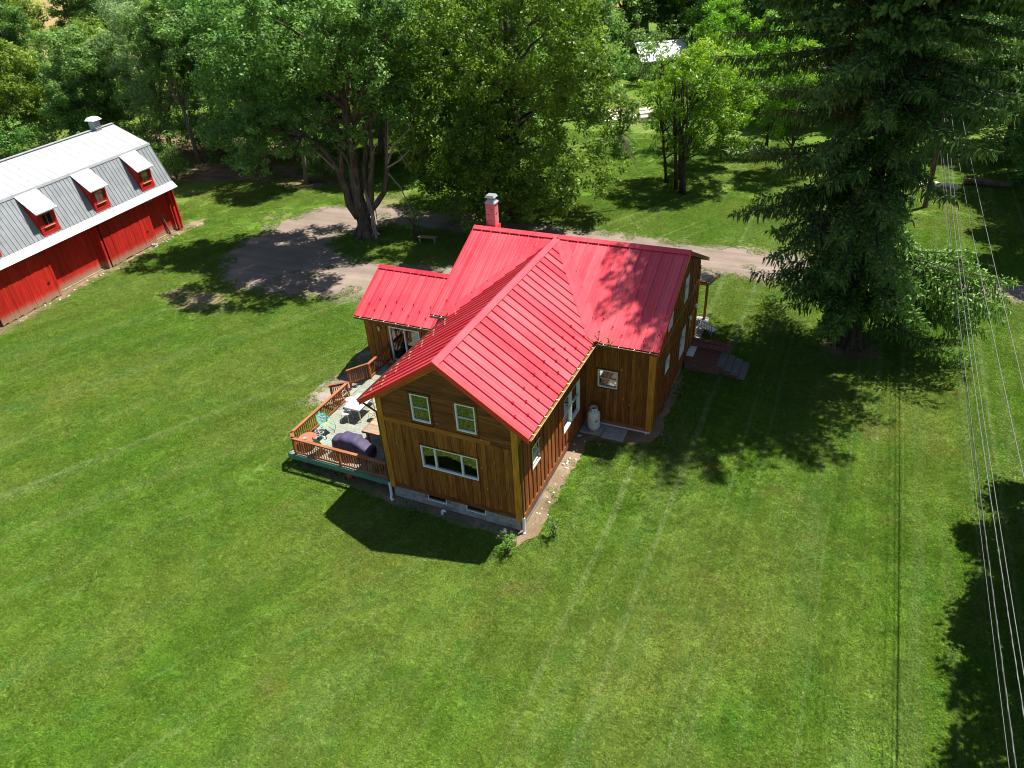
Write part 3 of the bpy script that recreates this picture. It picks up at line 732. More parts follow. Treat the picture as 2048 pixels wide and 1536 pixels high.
es = panel_roof('w', PLr, 0, MRY-WG-.1, lo_wg, hi_w, wing, M['roofred_x'], start=-.09)
guards(PLr, es, wing, lo_w, 'guard')
es = panel_roof('w', PLl, 0, MRY-WG-.1, lo_wg, hi_w, wing, M['roofred_x'], start=-.09)
guards(PLl, es, wing, lo_w, 'guard_sunlit', .45, 1)
PLm = Plane((MXL, MEY, zem), (1, 0, 0), (0, MRY-MEY, SM*(MRY-MEY)))
def lo_m(e):
    X = MXL+e; d = abs(X-RX)/VK
    return 0. if d >= MRY-MEY else (MRY-MEY-d)*kM
lo_mg = lambda e: (0. if lo_m(e) <= 0 else lo_m(e)+VG*1.5)
hi_m = lambda e: LM
es = panel_roof('m', PLm, 0, MXR-MXL, lo_mg, hi_m, main, M['roofred'], start=-.02)
guards(PLm, es, main, lo_m, 'guard', .55)
PLb = Plane((MXL, 2*MRY-MEY, zem), (1, 0, 0), (0, -(MRY-MEY), SM*(MRY-MEY)))
panel_roof('m', PLb, 0, MXR-MXL, lambda e: 0., hi_m, main, M['roofred'], start=-.02)
# valley flashings: a folded strip on each side
for sg in (-1, 1):
    for which in (0, 1):
        mb = MB(); vs = []; N = 12
        for i in range(N+1):
            t = i/N; Y = MRY-.15-(MRY-.15-MEY+ (.0))*t; d = VK*(MRY-Y); X = RX+sg*d; Zv = RZ-SM*(MRY-Y)
            if which == 0:   # on the main slope, reaching away from the wing
                o = VG*1.15; A = Vector((X, Y, Zv)); B = Vector((X+sg*o, Y, Zv)); nn = PLm.n
            else:
                o = VG*.95; PLw = PLr if sg > 0 else PLl; A = Vector((X, Y, Zv)); B = A+PLw.s*o; nn = PLw.n
            vs += [A+nn*.016, B+nn*.016]
        mb.add(vs, [(2*i, 2*i+2, 2*i+3, 2*i+1) for i in range(N)]); mb.build('valley_flashing', M['roofred'], main)
def ridgecap(a, b, sl_vecs, parent, w=.24, h=.075, name='ridge_cap', m='roofred'):
    mb = MB(); a = Vector(a); b = Vector(b); up = Vector((0, 0, h)); L = sl_vecs[0]*w; Rr = sl_vecs[1]*w
    dn = Vector((0, 0, -.035))
    prof = [L+up*.9+dn, L+up*.9, up+Vector((0, 0, .012)), Rr+up*.9, Rr+up*.9+dn]
    vs = [a+p for p in prof]+[b+p for p in prof]; k = len(prof)
    mb.add(vs, [(i, i+1, k+i+1, k+i) for i in range(k-1)]+[tuple(range(k)), tuple(range(k, 2*k))[::-1]])
    return mb.build(name, M[m], parent)
ridgecap((RX, WG-.03, RZ), (RX, MRY-.1, RZ), (-PLr.s, -PLl.s), wing)
ridgecap((MXL-.03, MRY, RZ+.012), (MXR+.03, MRY, RZ+.012), (-PLm.s, -PLb.s), main)
for sg in (-1, 1):     # red rake trim of the wing gable
    mb = MB(); xe = RX+sg*(RX+WE); ze = RZ-SW*(RX+WE)
    for (dy0, dy1, zt, zb) in ((-.05, .0, .05, -.20),):
        mb.hexa([(RX, WG+dy0, RZ+zb), (xe, WG+dy0, ze+zb), (xe, WG+dy1, ze+zb), (RX, WG+dy1, RZ+zb), (RX, WG+dy0, RZ+zt), (xe, WG+dy0, ze+zt), (xe, WG+dy1, ze+zt), (RX, WG+dy1, RZ+zt)])
    mb.hexa([(RX, WG-.05, RZ+.051), (xe, WG-.05, ze+.051), (xe, WG+.11, ze+.051), (RX, WG+.11, RZ+.051), (RX, WG-.05, RZ+.062), (xe, WG-.05, ze+.062), (xe, WG+.11, ze+.062), (RX, WG+.11, RZ+.062)])
    mb.build('rake_trim', M['redtrim'], wing)
for X, dx in ((MXL, -.04), (MXR, .04)):
    for sg in (-1, 1):
        mb = MB(); ye = MRY+sg*(MRY-MEY); x0, x1 = min(X, X+dx), max(X, X+dx)
        mb.hexa([(x0, MRY, RZ-.16), (x1, MRY, RZ-.16), (x1, ye, zem-.16), (x0, ye, zem-.16), (x0, MRY, RZ+.045), (x1, MRY, RZ+.045), (x1, ye, zem+.045), (x0, ye, zem+.045)])
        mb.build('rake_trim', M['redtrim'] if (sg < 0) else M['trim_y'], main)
# lean-to roof
D = MB(); lxr = MWX0-.003; lxl = LX0-.18; yb = 2*LRY-8.5
slabroof(D, [(lxl, LRY, LRZ), (lxl, 8.5, LEZ), (lxr, 8.5, LEZ), (lxr, LRY, LRZ)]); slabroof(D, [(lxl, LRY, LRZ), (lxr, LRY, LRZ), (lxr, yb, LEZ), (lxl, yb, LEZ)])
lean = D.build('extension_roof', M['soffit'], house)
PLe = Plane((lxl, 8.5, LEZ), (1, 0, 0), (0, LRY-8.5, LRZ-LEZ)); LL = math.hypot(LRY-8.5, LRZ-LEZ)
es = panel_roof('l', PLe, 0, lxr-lxl, lambda e: 0., lambda e: LL, lean, M['roofred'])
guards(PLe, es, lean, lambda e: 0., 'guard', .5)
PLf = Plane((lxl, yb, LEZ), (1, 0, 0), (0, -(LRY-8.5), LRZ-LEZ))
es = panel_roof('l', PLf, 0, lxr-lxl, lambda e: 0., lambda e: LL, lean, M['roofred'])
guards(PLf, es, lean, lambda e: 0., 'guard_sunlit', LL-.9)
ridgecap((lxl-.02, LRY, LRZ), (lxr-.01, LRY, LRZ), (-PLe.s, -PLf.s), lean)
for sg in (-1, 1):
    mb = MB(); ye = LRY+sg*(LRY-8.5)
    mb.hexa([(lxl-.04, LRY, LRZ-.16), (lxl, LRY, LRZ-.16), (lxl, ye, LEZ-.16), (lxl-.04, ye, LEZ-.16), (lxl-.04, LRY, LRZ+.05), (lxl, LRY, LRZ+.05), (lxl, ye, LEZ+.05), (lxl-.04, ye, LEZ+.05)])
    mb.build('rake_trim', M['redtrim'], lean)
# rear porch roof
pr_ = MB(); slabroof(pr_, [(1.5, MWY1+.02, 4.05), (9.75, MWY1+.02, 4.05), (9.75, 20.65, 2.92), (1.5, 20.65, 2.92)], .14)
porch = pr_.build('porch_roof', M['trim_x'], house)
mb = MB()
mb.add([(1.45, MWY1+.02, 4.09), (9.7, MWY1+.02, 4.09), (9.7, 20.75, 2.935), (1.45, 20.75, 2.935)], [(0, 1, 2, 3)]); mb.build('panel', M['old_wood'], porch)
mb = MB(); mb.bar((9.8, MWY1+.02, 3.96), (9.8, 20.75, 2.82), .05, .2); mb.build('rake_board', M['pale_wood'], porch)
for xx in (2.0, 5.6, 9.25):
    mb = MB(); mb.box(xx-.07, xx+.07, 20.1, 20.24, .12, 2.95); ps = mb.build('porch_post', M['trim'], house)
    mb = MB(); mb.bar((xx, 20.17, 2.3), (xx, 19.5, 3.05), .08, .1); mb.build('brace', M['trim'], ps)
mb = MB(); mb.box(1.7, 9.5, 16.9, 20.4, 0, .12); mb.build('porch_slab', M['concrete'], house)
# gutters
def gutter(a, b, out, parent, n, pale=True):
    a = Vector(a); b = Vector(b); o = Vector(out); mb = MB(); zt = Vector((0, 0, 1))
    prof = [o*0+zt*.0, o*0-zt*.11, o*.09-zt*.11, o*.13+zt*.0, o*.14+zt*.0, o*.10-zt*.125, o*(-.012)-zt*.125, o*(-.012)+zt*.0]
    vs = [a+p for p in prof]+[b+p for p in prof]; k = len(prof)
    mb.add(vs, [(i, (i+1) % k, k+(i+1) % k, k+i) for i in range(k)]+[tuple(range(k)), tuple(range(k, 2*k))[::-1]])
    gt = mb.build('gutter', M['gutter'], parent)
    mb = MB(); mb.add([a+o*.004-zt*.07, a+o*.105-zt*.07, b+o*.105-zt*.07, b+o*.004-zt*.07], [(0, 1, 2, 3)]); mb.build('leaf_litter', M['gutter_in'], gt)
    mb = MB(); mb.bar(a+o*.136+zt*.006, b+o*.136+zt*.006, .018, .012); mb.build('gutter_lip', M['rust' if pale else 'gutter'], gt)
    for i in range(n):
        c = a.lerp(b, (i+.5)/n); mb = MB(); mb.bar(c+zt*.002, c+o*.13+zt*.002, .022, .010); mb.build('gutter_hanger', M['white' if pale else 'gutter'], gt)
    return gt
xe = RX+(RX+WE); ze = RZ-SW*(RX+WE)
gutter((xe+.005, WG+.02, ze-.01), (xe+.005, MEY-.1, ze-.01), (1, 0, 0), wing, 12)
gutter((-WE-.005, WG+.02, ze-.01), (-WE-.005, MEY-.1, ze-.01), (-1, 0, 0), wing, 12, False)
gutter((RX+VK*(MRY-MEY)+.15, MEY-.005, zem-.01), (MXR, MEY-.005, zem-.01), (0, -1, 0), main, 4)
gutter((MXL, MEY-.005, zem-.01), (RX-VK*(MRY-MEY)-.1, MEY-.005, zem-.01), (0, -1, 0), main, 2)
gutter((lxl, 8.495, LEZ-.01), (lxr, 8.495, LEZ-.01), (0, -1, 0), lean, 8)
# downspouts
mb = MB(); mb.tube([(xe+.06, .05, ze-.1), (xe+.03, .05, ze-.25), (WW+.14, -.02, ze-.55), (WW+.12, -.02, 4.4), (WW+.12, -.02, .85)], .045, 8); dsp = mb.build('downspout', M['pipe'], house)
mb = MB(); mb.tube([(WW+.12, -.02, .85), (WW+.12, -.02, .1), (WW+.14, -.1, .04)], .062, 10); mb.build('drain_pipe', M['white'], dsp)
mb = MB(); mb.tube([(-WE-.07, -.15, ze-.1), (-WE-.05, -.12, ze-.22), (-.12, -.03, ze-.62), (-.1, -.03, 4), (-.1, -.03, .85)], .045, 8); dsp = mb.build('downspout', M['pipe'], house)
mb = MB(); mb.tube([(-.1, -.05, .8), (-.1, -.07, .12), (-.06, -.2, .05), (.12, -.3, .05)], .062, 10); mb.build('drain_pipe', M['white'], dsp)
mb = MB(); mb.tube([(MWX1-.15, MWY0-.12, .45), (MWX1-.15, MWY0-.14, .15), (MWX1-.12, MWY0-.4, .06)], .05, 8); mb.build('drain_pipe', M['white'], house)
# chimney behind the main ridge
chb = MB(); cx0, cx1, cy0, cy1 = -1.18, -.66, 12.95, 13.39; czt = 8.72
chb.box(cx0+.02, cx1-.02, cy0+.02, cy1-.02, 6.3, czt); ch = chb.build('chimney', M['chimney'], house)
zc = 6.62
while zc < czt-.05:
    mb = MB(); mb.box(cx0, cx1, cy0, cy1, zc+.008, min(zc+.30, czt)-.008); mb.build('course', M['chimney'], ch, bevel=.008); zc += .30
mb = MB(); mb.lathe([(.5, czt), (.5, czt+.03), (.17, czt+.14)], (cx0+cx1)/2, (cy0+cy1)/2, 4)
for i, v in enumerate(mb.v): pass
cap = MB(); mx, my = (cx0+cx1)/2, (cy0+cy1)/2
cap.hexa([(cx0-.05, cy0-.05, czt), (cx1+.05, cy0-.05, czt), (cx1+.05, cy1+.05, czt), (cx0-.05, cy1+.05, czt), (mx-.17, my-.15, czt+.15), (mx+.17, my-.15, czt+.15), (mx+.17, my+.15, czt+.15), (mx-.17, my+.15, czt+.15)])
cap.build('cap', M['zinc'], ch)
mb = MB(); mb.box(mx-.16, mx+.16, my-.14, my+.14, czt+.15, czt+.30); mb.build('flue', M['brass'], ch)
mb = MB(); mb.hexa([(mx-.27, my-.24, czt+.28), (mx+.27, my-.24, czt+.28), (mx+.27, my+.24, czt+.28), (mx-.27, my+.24, czt+.28), (mx-.2, my-.2, czt+.40), (mx+.2, my-.2, czt+.40), (mx+.2, my+.2, czt+.40), (mx-.2, my+.2, czt+.40)]); mb.build('rain_cap', M['zinc'], ch)
mb = MB(); mb.box(cx0-.06, cx1+.06, cy0-.06, cy1+.06, 7.0, 7.52); mb.build('flashing', M['redtrim'], ch)
for dx, dy in ((mx, cy0-.012), (cx1+.012, my)):
    mb = MB(); mb.box(dx-.03, dx+.03, dy-.03, dy+.03, 8.2, 8.26); mb.build('anchor_plate', M['zinc'], ch)
# ------------------------------------------------------------------ deck
DZ = .70
deck = empty('wooden_deck', (-2.9, 4.5, 0))
tag(deck, 'raised pale grey deck with orange cedar railing along the left side of the house', 'deck')
y = .16; k = 0
while y < 8.94:
    x0 = -5.72 if y < 8.9 else -5.72
    mb = MB(); mb.box(x0+R.uniform(-.015, .015), -.06, y, y+.138, DZ-.035, DZ+R.uniform(-.002, .002)); mb.build('deck_board', M['deck'], deck); y += .145
mb = MB(); mb.box(-5.74, -.06, .12, .155, DZ-.27, DZ-.005); mb.build('rim_board', M['deckgreen'], deck)
mb = MB(); mb.box(-5.775, -5.742, .12, 8.9, DZ-.27, DZ-.005); mb.build('rim_board', M['deckgreen'], deck)
for yy in np.arange(.6, 8.8, .6): 
    mb = MB(); mb.box(-5.70, -.06, yy, yy+.04, DZ-.25, DZ-.04); mb.build('joist', M['deckgreen'], deck)
for xx in (-5.3, -3.9, -2.4, -1.1):
    for yy in (.45, 4.5, 8.0):
        mb = MB(); mb.box(xx, xx+.14, yy, yy+.14, 0, DZ-.25); mb.build('support_post', M['old_wood'], deck)
def railing(a, b, parent, posts=(0., 1.), cap='cedar_x', bal=.135, z0=DZ, z0b=None, h=.93, capov=.1):
    a = Vector((a[0], a[1], z0)); b = Vector((b[0], b[1], z0 if z0b is None else z0b)); d = (b-a); L = d.length; dn = d.normalized(); U = Vector((0, 0, 1))
    side = Vector((-dn.y, dn.x, 0)).normalized()
    for t in posts:
        c = a.lerp(b, t); mb = MB(); mb.box(c.x-.05, c.x+.05, c.y-.05, c.y+.05, c.z-.28, c.z+h-.03); mb.build('post', M['cedar'], parent)
    mb = MB(); mb.bar(a-dn*capov+U*(h-.012), b+dn*capov+U*(h-.012), .15, .035); mb.build('cap_rail', M[cap], parent)
    mb = MB(); mb.bar(a+U*(h-.09), b+U*(h-.09), .035, .085); mb.build('top_rail', M[cap], parent)
    mb = MB(); mb.bar(a+U*.1, b+U*.1, .035, .085); mb.build('bottom_rail', M[cap], parent)
    n = int(L/bal)
    for i in range(n):
        c = a.lerp(b, (i+.5)/n)
        if min(abs((i+.5)/n-t)*L for t in posts) < .07: continue
        mb = MB(); s2 = side*.045; c2 = c+s2
        mb.box(c2.x-.018, c2.x+.018, c2.y-.018, c2.y+.018, c.z+.06, c.z+h-.05); mb.build('baluster', M['cedar'], parent)
railing((-5.35, .22), (-.12, .22), deck, (0., .48, 1.), 'cedar_x')
railing((-5.68, .60), (-5.35, .22), deck, (0.,), 'cedar_y', capov=.02)
railing((-5.68, .60), (-5.68, 4.95), deck, (.5, 1.), 'cedar_y')
railing((-5.68, 6.95), (-5.68, 8.9), deck, (0., 1.), 'cedar_y')
railing((-5.75, 6.90), (-6.85, 6.62), deck, (1.,), 'cedar_x', z0=DZ, z0b=.25)
railing((-5.75, 5.0), (-6.85, 5.05), deck, (1.,), 'cedar_x', z0=DZ, z0b=.25)
for i in range(3):     # stair treads down to the path
    mb = MB(); mb.box(-5.79-.32*(i+1), -5.79-.32*i, 5.1, 6.6, DZ-.19*(i+1)-.04, DZ-.19*(i+1)); mb.build('stair_tread', M['deck'], deck)
mb = MB(); mb.prism([(-5.79, 5.06, .45), (-6.75, 5.06, .0), (-6.9, 5.06, .0), (-6.9, 5.06, .1), (-5.79, 5.06, .69)], (0, .035, 0)); mb.build('stringer', M['deckgreen'], deck)
mb = MB(); mb.prism([(-5.79, 6.6, .45), (-6.75, 6.6, .0), (-6.9, 6.6, .0), (-6.9, 6.6, .1), (-5.79, 6.6, .69)], (0, .035, 0)); mb.build('stringer', M['deckgreen'], deck)
# ------------------------------------------------------------------ furniture on the deck
t = tag(empty('patio_table', (-4.32, 3.97, DZ)), 'white enamel topped patio table with paired metal legs on the deck', 'table')
mb = MB(); mb.box(-.47, .47, -.63, .63, .70, .745); mb.build('table_top', M['enamel'], t, local=True, bevel=.02)
mb = MB(); mb.box(-.42, .42, -.58, .58, .60, .70); mb.build('apron', M['enamel'], t, local=True)
for sx in (-1, 1):
    for sy in (-1, 1):
        mb = MB(); mb.tube([(sx*.40, sy*.56, .68), (sx*.45, sy*.62, 0)], .018, 8); mb.tube([(sx*.33, sy*.56, .68), (sx*.43, sy*.60, .02)], .018, 8); mb.build('leg', M['cream'], t, local=True)
def cafe_chair(loc, rz, label, seat='enamel'):
    c = tag(empty('patio_chair', loc, rz), label, 'chair', 'bent rod chairs round the white table')
    mb = MB(); mb.lathe([(.0, .43), (.19, .43), (.205, .445), (.2, .46), (.0, .465)], 0, 0, 18); mb.build('seat', M[seat], c, local=True)
    mb = MB(); mb.tube([(-.17, -.13, .44), (-.2, -.22, .7), (-.13, -.27, .86), (0, -.29, .9), (.13, -.27, .86), (.2, -.22, .7), (.17, -.13, .44)], .013, 6); mb.build('back_hoop', M[seat], c, local=True)
    mb = MB(); mb.tube([(-.19, -.22, .68), (0, -.26, .66), (.19, -.22, .68)], .011, 6); mb.build('back_bar', M['cream'], c, local=True)
    for s in (-1, 1):
        mb = MB(); mb.tube([(s*.16, .14, .43), (s*.2, .22, .2), (s*.21, .25, .015), (s*.21, 0, .012), (s*.2, -.24, .015), (s*.16, -.14, .43)], .012, 6); mb.build('leg', M['cream'], c, local=True)
    return c
cafe_chair((-4.62, 3.28, DZ), PI*1.02, 'white round seat chair pushed in at the near end of the white table')
cafe_chair((-3.42, 3.85, DZ), PI*.5, 'tan seat chair on the house side of the white table', 'rust')
cafe_chair((-4.30, 4.98, DZ), PI*.02, 'chair at the far end of the white table under the red eave')
cafe_chair((-5.18, 4.35, DZ), -PI*.5, 'white hoop back chair between the white table and the side railing')
def shell_chair(loc, rz, label):
    c = tag(empty('lawn_chair', loc, rz), label, 'chair')
    # shell back: rounded top panel
    pts = []; n = 9; vs = []; fs = []
    prof = [(.42, .22), (.58, .26), (.74, .27), (.88, .24), (.97, .17), (1.0, .08)]
    for z, hw in prof:
        for i in range(n):
            u = -1+2*i/(n-1); vs.append((hw*u, -.20-(z-.42)*.35+.05*u*u, z))
    for r in range(len(prof)-1):
        for i in range(n-1): a = r*n+i; fs.append((a, a+1, a+n+1, a+n))
    m2 = [(x, y-.015, z) for x, y, z in vs]; k = len(vs)
    mb = MB(); mb.add(vs+m2, fs+[tuple(q+k for q in f)[::-1] for f in fs]); bk = mb.build('backrest', M['mint'], c, local=True, smooth=True)
    for (dx, dz) in ((0, .74), (-.12, .66), (.12, .66), (0, .58), (-.09, .82), (.09, .82)):
        mb = MB(); mb.lathe([(.0, -.004), (.05, -.004), (.045, .008), (.0, .012)], 0, 0, 10)
        mb.v = [(dx+x, -.19-(dz-.42)*.35+.012+z, dz+yv) for x, yv, z in mb.v]; mb.build('embossed_spot', M['enamel'], bk, local=True)
    mb = MB(); mb.hexa([(-.25,-.22,.40),(.25,-.22,.40),(.25,.26,.43),(-.25,.26,.43),(-.25,-.22,.42),(.25,-.22,.42),(.25,.26,.45),(-.25,.26,.45)]); st = mb.build('seat', M['mint'], c, local=True, bevel=.008)
    mb = MB(); mb.box(-.17, .17, -.12, .17, .452, .458); mb.build('worn_patch', M['rust'], st, local=True)
    for s in (-1, 1):
        mb = MB(); mb.tube([(s*.25, -.26, .66), (s*.30, .0, .68), (s*.31, .25, .64), (s*.31, .36, .45), (s*.30, .34, .2), (s*.29, .18, .02), (s*.28, -.15, .016), (s*.27, -.42, .016)], .014, 7); mb.build('arm_tube', M['mint'], c, local=True)
        mb = MB(); mb.bar((s*.25, 0, .42), (s*.29, .2, .1), .02, .012); mb.build('leg_strap', M['mint'], c, local=True)
    return c
shell_chair((-5.02, 2.15, DZ), -PI*.62, 'mint green metal shell back lawn chair by the side railing')
shell_chair((-4.25, .85, DZ), -PI*.05, 'mint green lawn chair half hidden behind the front railing')
t = tag(empty('tile_side_table', (-4.95, 1.42, DZ)), 'small black side table with white ring patterned top beside the green chair', 'side table')
mb = MB(); mb.box(-.27, .27, -.27, .27, .40, .44); tp = mb.build('table_top', M['black'], t, local=True, bevel=.006)
for a in (-.13, .13):
    for b in (-.13, .13):
        mb = MB()
        pr = [(.095*math.cos(2*PI*k/12)+a, .095*math.sin(2*PI*k/12)+b, .445) for k in range(13)]
        mb.tube(pr, .014, 6, cap=False); mb.build('ring', M['enamel'], tp, local=True)
for sx in (-1, 1):
    for sy in (-1, 1): mb = MB(); mb.box(sx*.24-.015, sx*.24+.015, sy*.24-.015, sy*.24+.015, 0, .4); mb.build('leg', M['black'], t, local=True)
mb = MB(); mb.box(-.24, .24, -.24, .24, .12, .14); mb.build('shelf', M['enamel'], t, local=True)
t = tag(empty('round_table', (-5.13, .92, DZ)), 'round red brown wooden table in the corner of the deck railing', 'table')
mb = MB(); mb.lathe([(.0, .46), (.43, .46), (.45, .48), (.44, .50), (.0, .50)], 0, 0, 28); mb.build('table_top', M['tabletop'], t, local=True)
for k in range(4):
    a = PI/4+k*PI/2; mb = MB(); mb.tube([(.3*math.cos(a), .3*math.sin(a), .46), (.34*math.cos(a), .34*math.sin(a), 0)], .025, 6); mb.build('leg', M['tabletop'], t, local=True)
o = MB().lathe([(.0, 1.2), (.06, 1.205), (.10, 1.225), (.105, 1.23), (.0, 1.215)], -5.2, .82, 14).build('ashtray', M['zinc'], None); tag(o, 'small metal dish on the round red brown table', 'dish')
# plank table against the wing
t = tag(empty('plank_table', (-1.75, 2.72, DZ)), 'long pale plank table against the house wall on the deck', 'table')
for i in range(5):
    mb = MB(); mb.box(-1.0, .95, -.72+i*.29, -.72+i*.29+.28, .72, .76); mb.build('plank', M['pale_wood'], t, local=True)
mb = MB(); mb.box(-1.02, .95, -.755, -.725, .66, .765); mb.build('apron', M['cedar_x'], t, local=True)
mb = MB(); mb.box(-1.04, -1.005, -.755, .74, .66, .765); mb.build('apron', M['cedar_y'], t, local=True)
for sx in (-.85, .8):
    for sy in (-.6, .6): mb = MB(); mb.box(sx-.05, sx+.05, sy-.05, sy+.05, 0, .72); mb.build('leg', M['cedar'], t, local=True)
for i in range(4):
    o = MB(); o.lathe([(.0, 0), (.07, .0), (.085, .07), (.06, .12), (.0, .13)], 0, 0, 10); o = o.build('flower_pot', M['ink'], None); o.location = (-1.95+.17*i, 3.0+.12*(i % 2), DZ+.762); o.scale = (1, 1, .8+.2*(i % 3))
    tag(o, ['leftmost dark little pot on the pale plank table', 'second dark little pot on the pale plank table', 'third dark little pot on the pale plank table', 'dark little pot on the plank table nearest the house wall'][i], 'pot', 'pots on the plank table')
# covered grill
g = tag(empty('covered_grill', (-2.72, 1.15, DZ)), 'gas grill under a draped purple cover behind the front railing', 'grill')
vs = []; fs = []; nu, nv = 26, 9; rr = random.Random(4)
def gsec(u):   # half depth, height along the grill
    if u < -.55: return .30, .80+.12*math.sin((u+.95)*3)
    if u < .35: return .34, 1.02
    return .31, .92-.6*(u-.35)
for i in range(nu):
    u = -.95+1.95*i/(nu-1); d, h = gsec(u); h += rr.uniform(-.02, .02)
    for j in range(nv*2+1):
        tt = j/(nv*2); 
        if tt < .36: yv, zv = -d*1.06+rr.uniform(-.02, .02)-.045*math.sin(i*1.3)*(1-tt/.36), .12+(h-.12)*tt/.36
        elif tt > .64: yv, zv = d*1.06+rr.uniform(-.03, .03), .12+(h-.12)*(1-tt)/.36
        else: yv, zv = -d+2*d*(tt-.36)/.28, h+.06*math.sin((tt-.36)/.28*PI)+rr.uniform(-.006, .006)
        vs.append((u, yv, zv))
n2 = nv*2+1
for i in range(nu-1):
    for j in range(n2-1): a = i*n2+j; fs.append((a, a+n2, a+n2+1, a+1))
fs.append(tuple(range(n2))); fs.append(tuple(range((nu-1)*n2, nu*n2))[::-1])
MB().add(vs, fs).build('cover', M['cover'], g, local=True, smooth=True)
for sx in (-.6, .6):
    for sy in (-.22, .22): mb = MB(); mb.tube([(sx, sy-.03, .07), (sx, sy+.03, .07)], .065, 10); mb.build('wheel', M['black'], g, local=True)
o = MB(); o.lathe([(.0, 0), (.26, 0), (.32, .3), (.33, .36), (.24, .42), (.0, .46)], 0, 0, 16); o = o.build('storage_tub', M['greenbag'], None); o.location = (-1.15, .72, DZ); tag(o, 'dark green lidded tub in the deck corner beside the house', 'tub')
b = tag(empty('kindling_basket', (-5.1, 8.35, DZ)), 'black wire basket of split kindling by the sliding door', 'basket')
mb = MB()
for k in range(10):
    a = 2*PI*k/10; mb.tube([(.2*math.cos(a), .2*math.sin(a), 0), (.33*math.cos(a), .33*math.sin(a), .38)], .01, 5)
mb.tube([(.33*math.cos(2*PI*k/16), .33*math.sin(2*PI*k/16), .38) for k in range(17)], .014, 6, cap=False); mb.build('wire_frame', M['black'], b, local=True)
for k in range(9):
    mb = MB(); c = Vector((R.uniform(-.13, .13), R.uniform(-.13, .13), .1+.035*k)); d = Vector((R.uniform(-.2, .2), R.uniform(-.2, .2), R.uniform(.0, .12))); mb.bar(c-d, c+d, .05, .05); mb.build('stick', M['kindling'], b, local=True)
o = MB(); o.lathe([(.0, 0), (.16, .02), (.19, .2), (.12, .34), (.05, .4), (.0, .4)], 0, 0, 12); o = o.build('plastic_can', M['redplastic'], None); o.location = (-2.55, .35, .0); tag(o, 'red plastic can in the shade under the deck edge', 'can')
for i in range(5):
    o = MB(); o.bar((-.5, 0, .05), (.5, .1, .07), .09, .035); o = o.build('scrap_board', M['old_wood'], None); o.location = (-3.9+.27*i, .75+.1*(i % 2), .0); o.rotation_euler = (0, 0, 1.0+.12*i)
    tag(o, ['leftmost', 'second from the left', 'middle', 'second from the right', 'rightmost'][i]+' of the scrap boards lying under the deck edge', 'board', 'scrap boards under the deck')
# ------------------------------------------------------------------ tank, slabs, stoop, chair
t = tag(empty('propane_tank', (6.62, 7.18, .09)), 'upright white propane tank with collar standing on a concrete slab', 'gas tank')
t.location = (6.76, 7.06, .46)
mb = MB(); mb.lathe([(.19, 0), (.20, .0), (.20, .09), (.26, .13), (.298, .2), (.30, .3), (.30, .86), (.285, .95), (.235, 1.03), (.15, 1.075), (.0, 1.08)], 0, 0, 32); mb.build('body', M['tank'], t, local=True, smooth=True)
mb = MB(); n = 24; vs = []; fs = []
for rr_, zz in ((.17, 1.04), (.18, 1.26), (.165, 1.26), (.155, 1.04)):
    for k in range(n): vs.append((rr_*math.cos(2*PI*k/n), rr_*math.sin(2*PI*k/n), zz))
for r in range(4):
    for k in range(n):
        if r in (0, 2) and k in (14, 15, 19, 20): pass
        fs.append((r*n+k, r*n+(k+1) % n, ((r+1) % 4)*n+(k+1) % n, ((r+1) % 4)*n+k))
mb.add(vs, fs); col_ = mb.build('collar', M['tank'], t, local=True)
for a in (-2.0, -1.1):
    mb = MB(); mb.lathe([(.0, 0), (.03, 0), (.03, .006), (.0, .006)], 0, 0, 10)
    mb.v = [((.176+zz)*math.cos(a)-x*math.sin(a), (.176+zz)*math.sin(a)+x*math.cos(a), 1.15+yv) for x, yv, zz in mb.v]; mb.build('collar_slot', M['black'], col_, local=True)
mb = MB(); mb.lathe([(.0, 1.06), (.04, 1.06), (.04, 1.16), (.06, 1.17), (.06, 1.2), (.0, 1.2)], 0, 0, 10); mb.build('valve', M['brass'], t, local=True)
mb = MB(); mb.tube([(-.02, .05, 1.14), (-.25, .05, 1.16), (-.30, .1, 1.05)], .03, 8); mb.build('regulator', M['zinc'], t, local=True)
mb = MB(); mb.tube([(-.28, .08, 1.1), (-.36, .1, 1.0), (-.42, .15, 1.2), (-.3, .25, 1.42), (-.05, .33, 1.45)], .012, 6); mb.build('gas_line', M['brass'], t, local=True)
# printed maker's mark: slanted dark lettering with an underline
for k in range(7):
    a = -1.05+.068*k
    mb = MB(); r0 = .3015; x0, y0 = r0*math.cos(a), r0*math.sin(a); tx, ty = -math.sin(a), math.cos(a); hh = [.075, .05, .06, .045, .07, .05, .055][k]
    zz = .60+.008*k
    mb.add([(x0+tx*.0, y0+ty*.0, zz), (x0+tx*.016, y0+ty*.016, zz), (x0+tx*.024, y0+ty*.024, zz+hh), (x0+tx*.008, y0+ty*.008, zz+hh)], [(0, 1, 2, 3)]); mb.build('printed_letter', M['ink'], t, local=True)
mb = MB(); vs = []
for k in range(9):
    a = -1.0+.055*k; vs += [(.3015*math.cos(a), .3015*math.sin(a), .565+.006*k), (.3015*math.cos(a), .3015*math.sin(a), .577+.006*k)]
mb.add(vs, [(2*i, 2*i+2, 2*i+3, 2*i+1) for i in range(8)]); mb.build('printed_underline', M['ink'], t, local=True)
for i, (x0, x1, lb) in enumerate(((6.17, 7.20, 'concrete slab carrying the white propane tank'), (7.23, 8.30, 'bare square concrete slab right of the propane tank'))):
    mb = MB(); mb.box(x0, x1, 6.66-.06*i, 7.60-.06*i, .30, .46-.02*i); o = mb.build('concrete_slab', M['concrete'], None, bevel=.012); tag(o, lb, 'slab')
st = tag(empty('brick_stoop', (10.4, 15.2, 0)), 'brick landing with four grey stone steps on the shaded right side of the house', 'stoop')
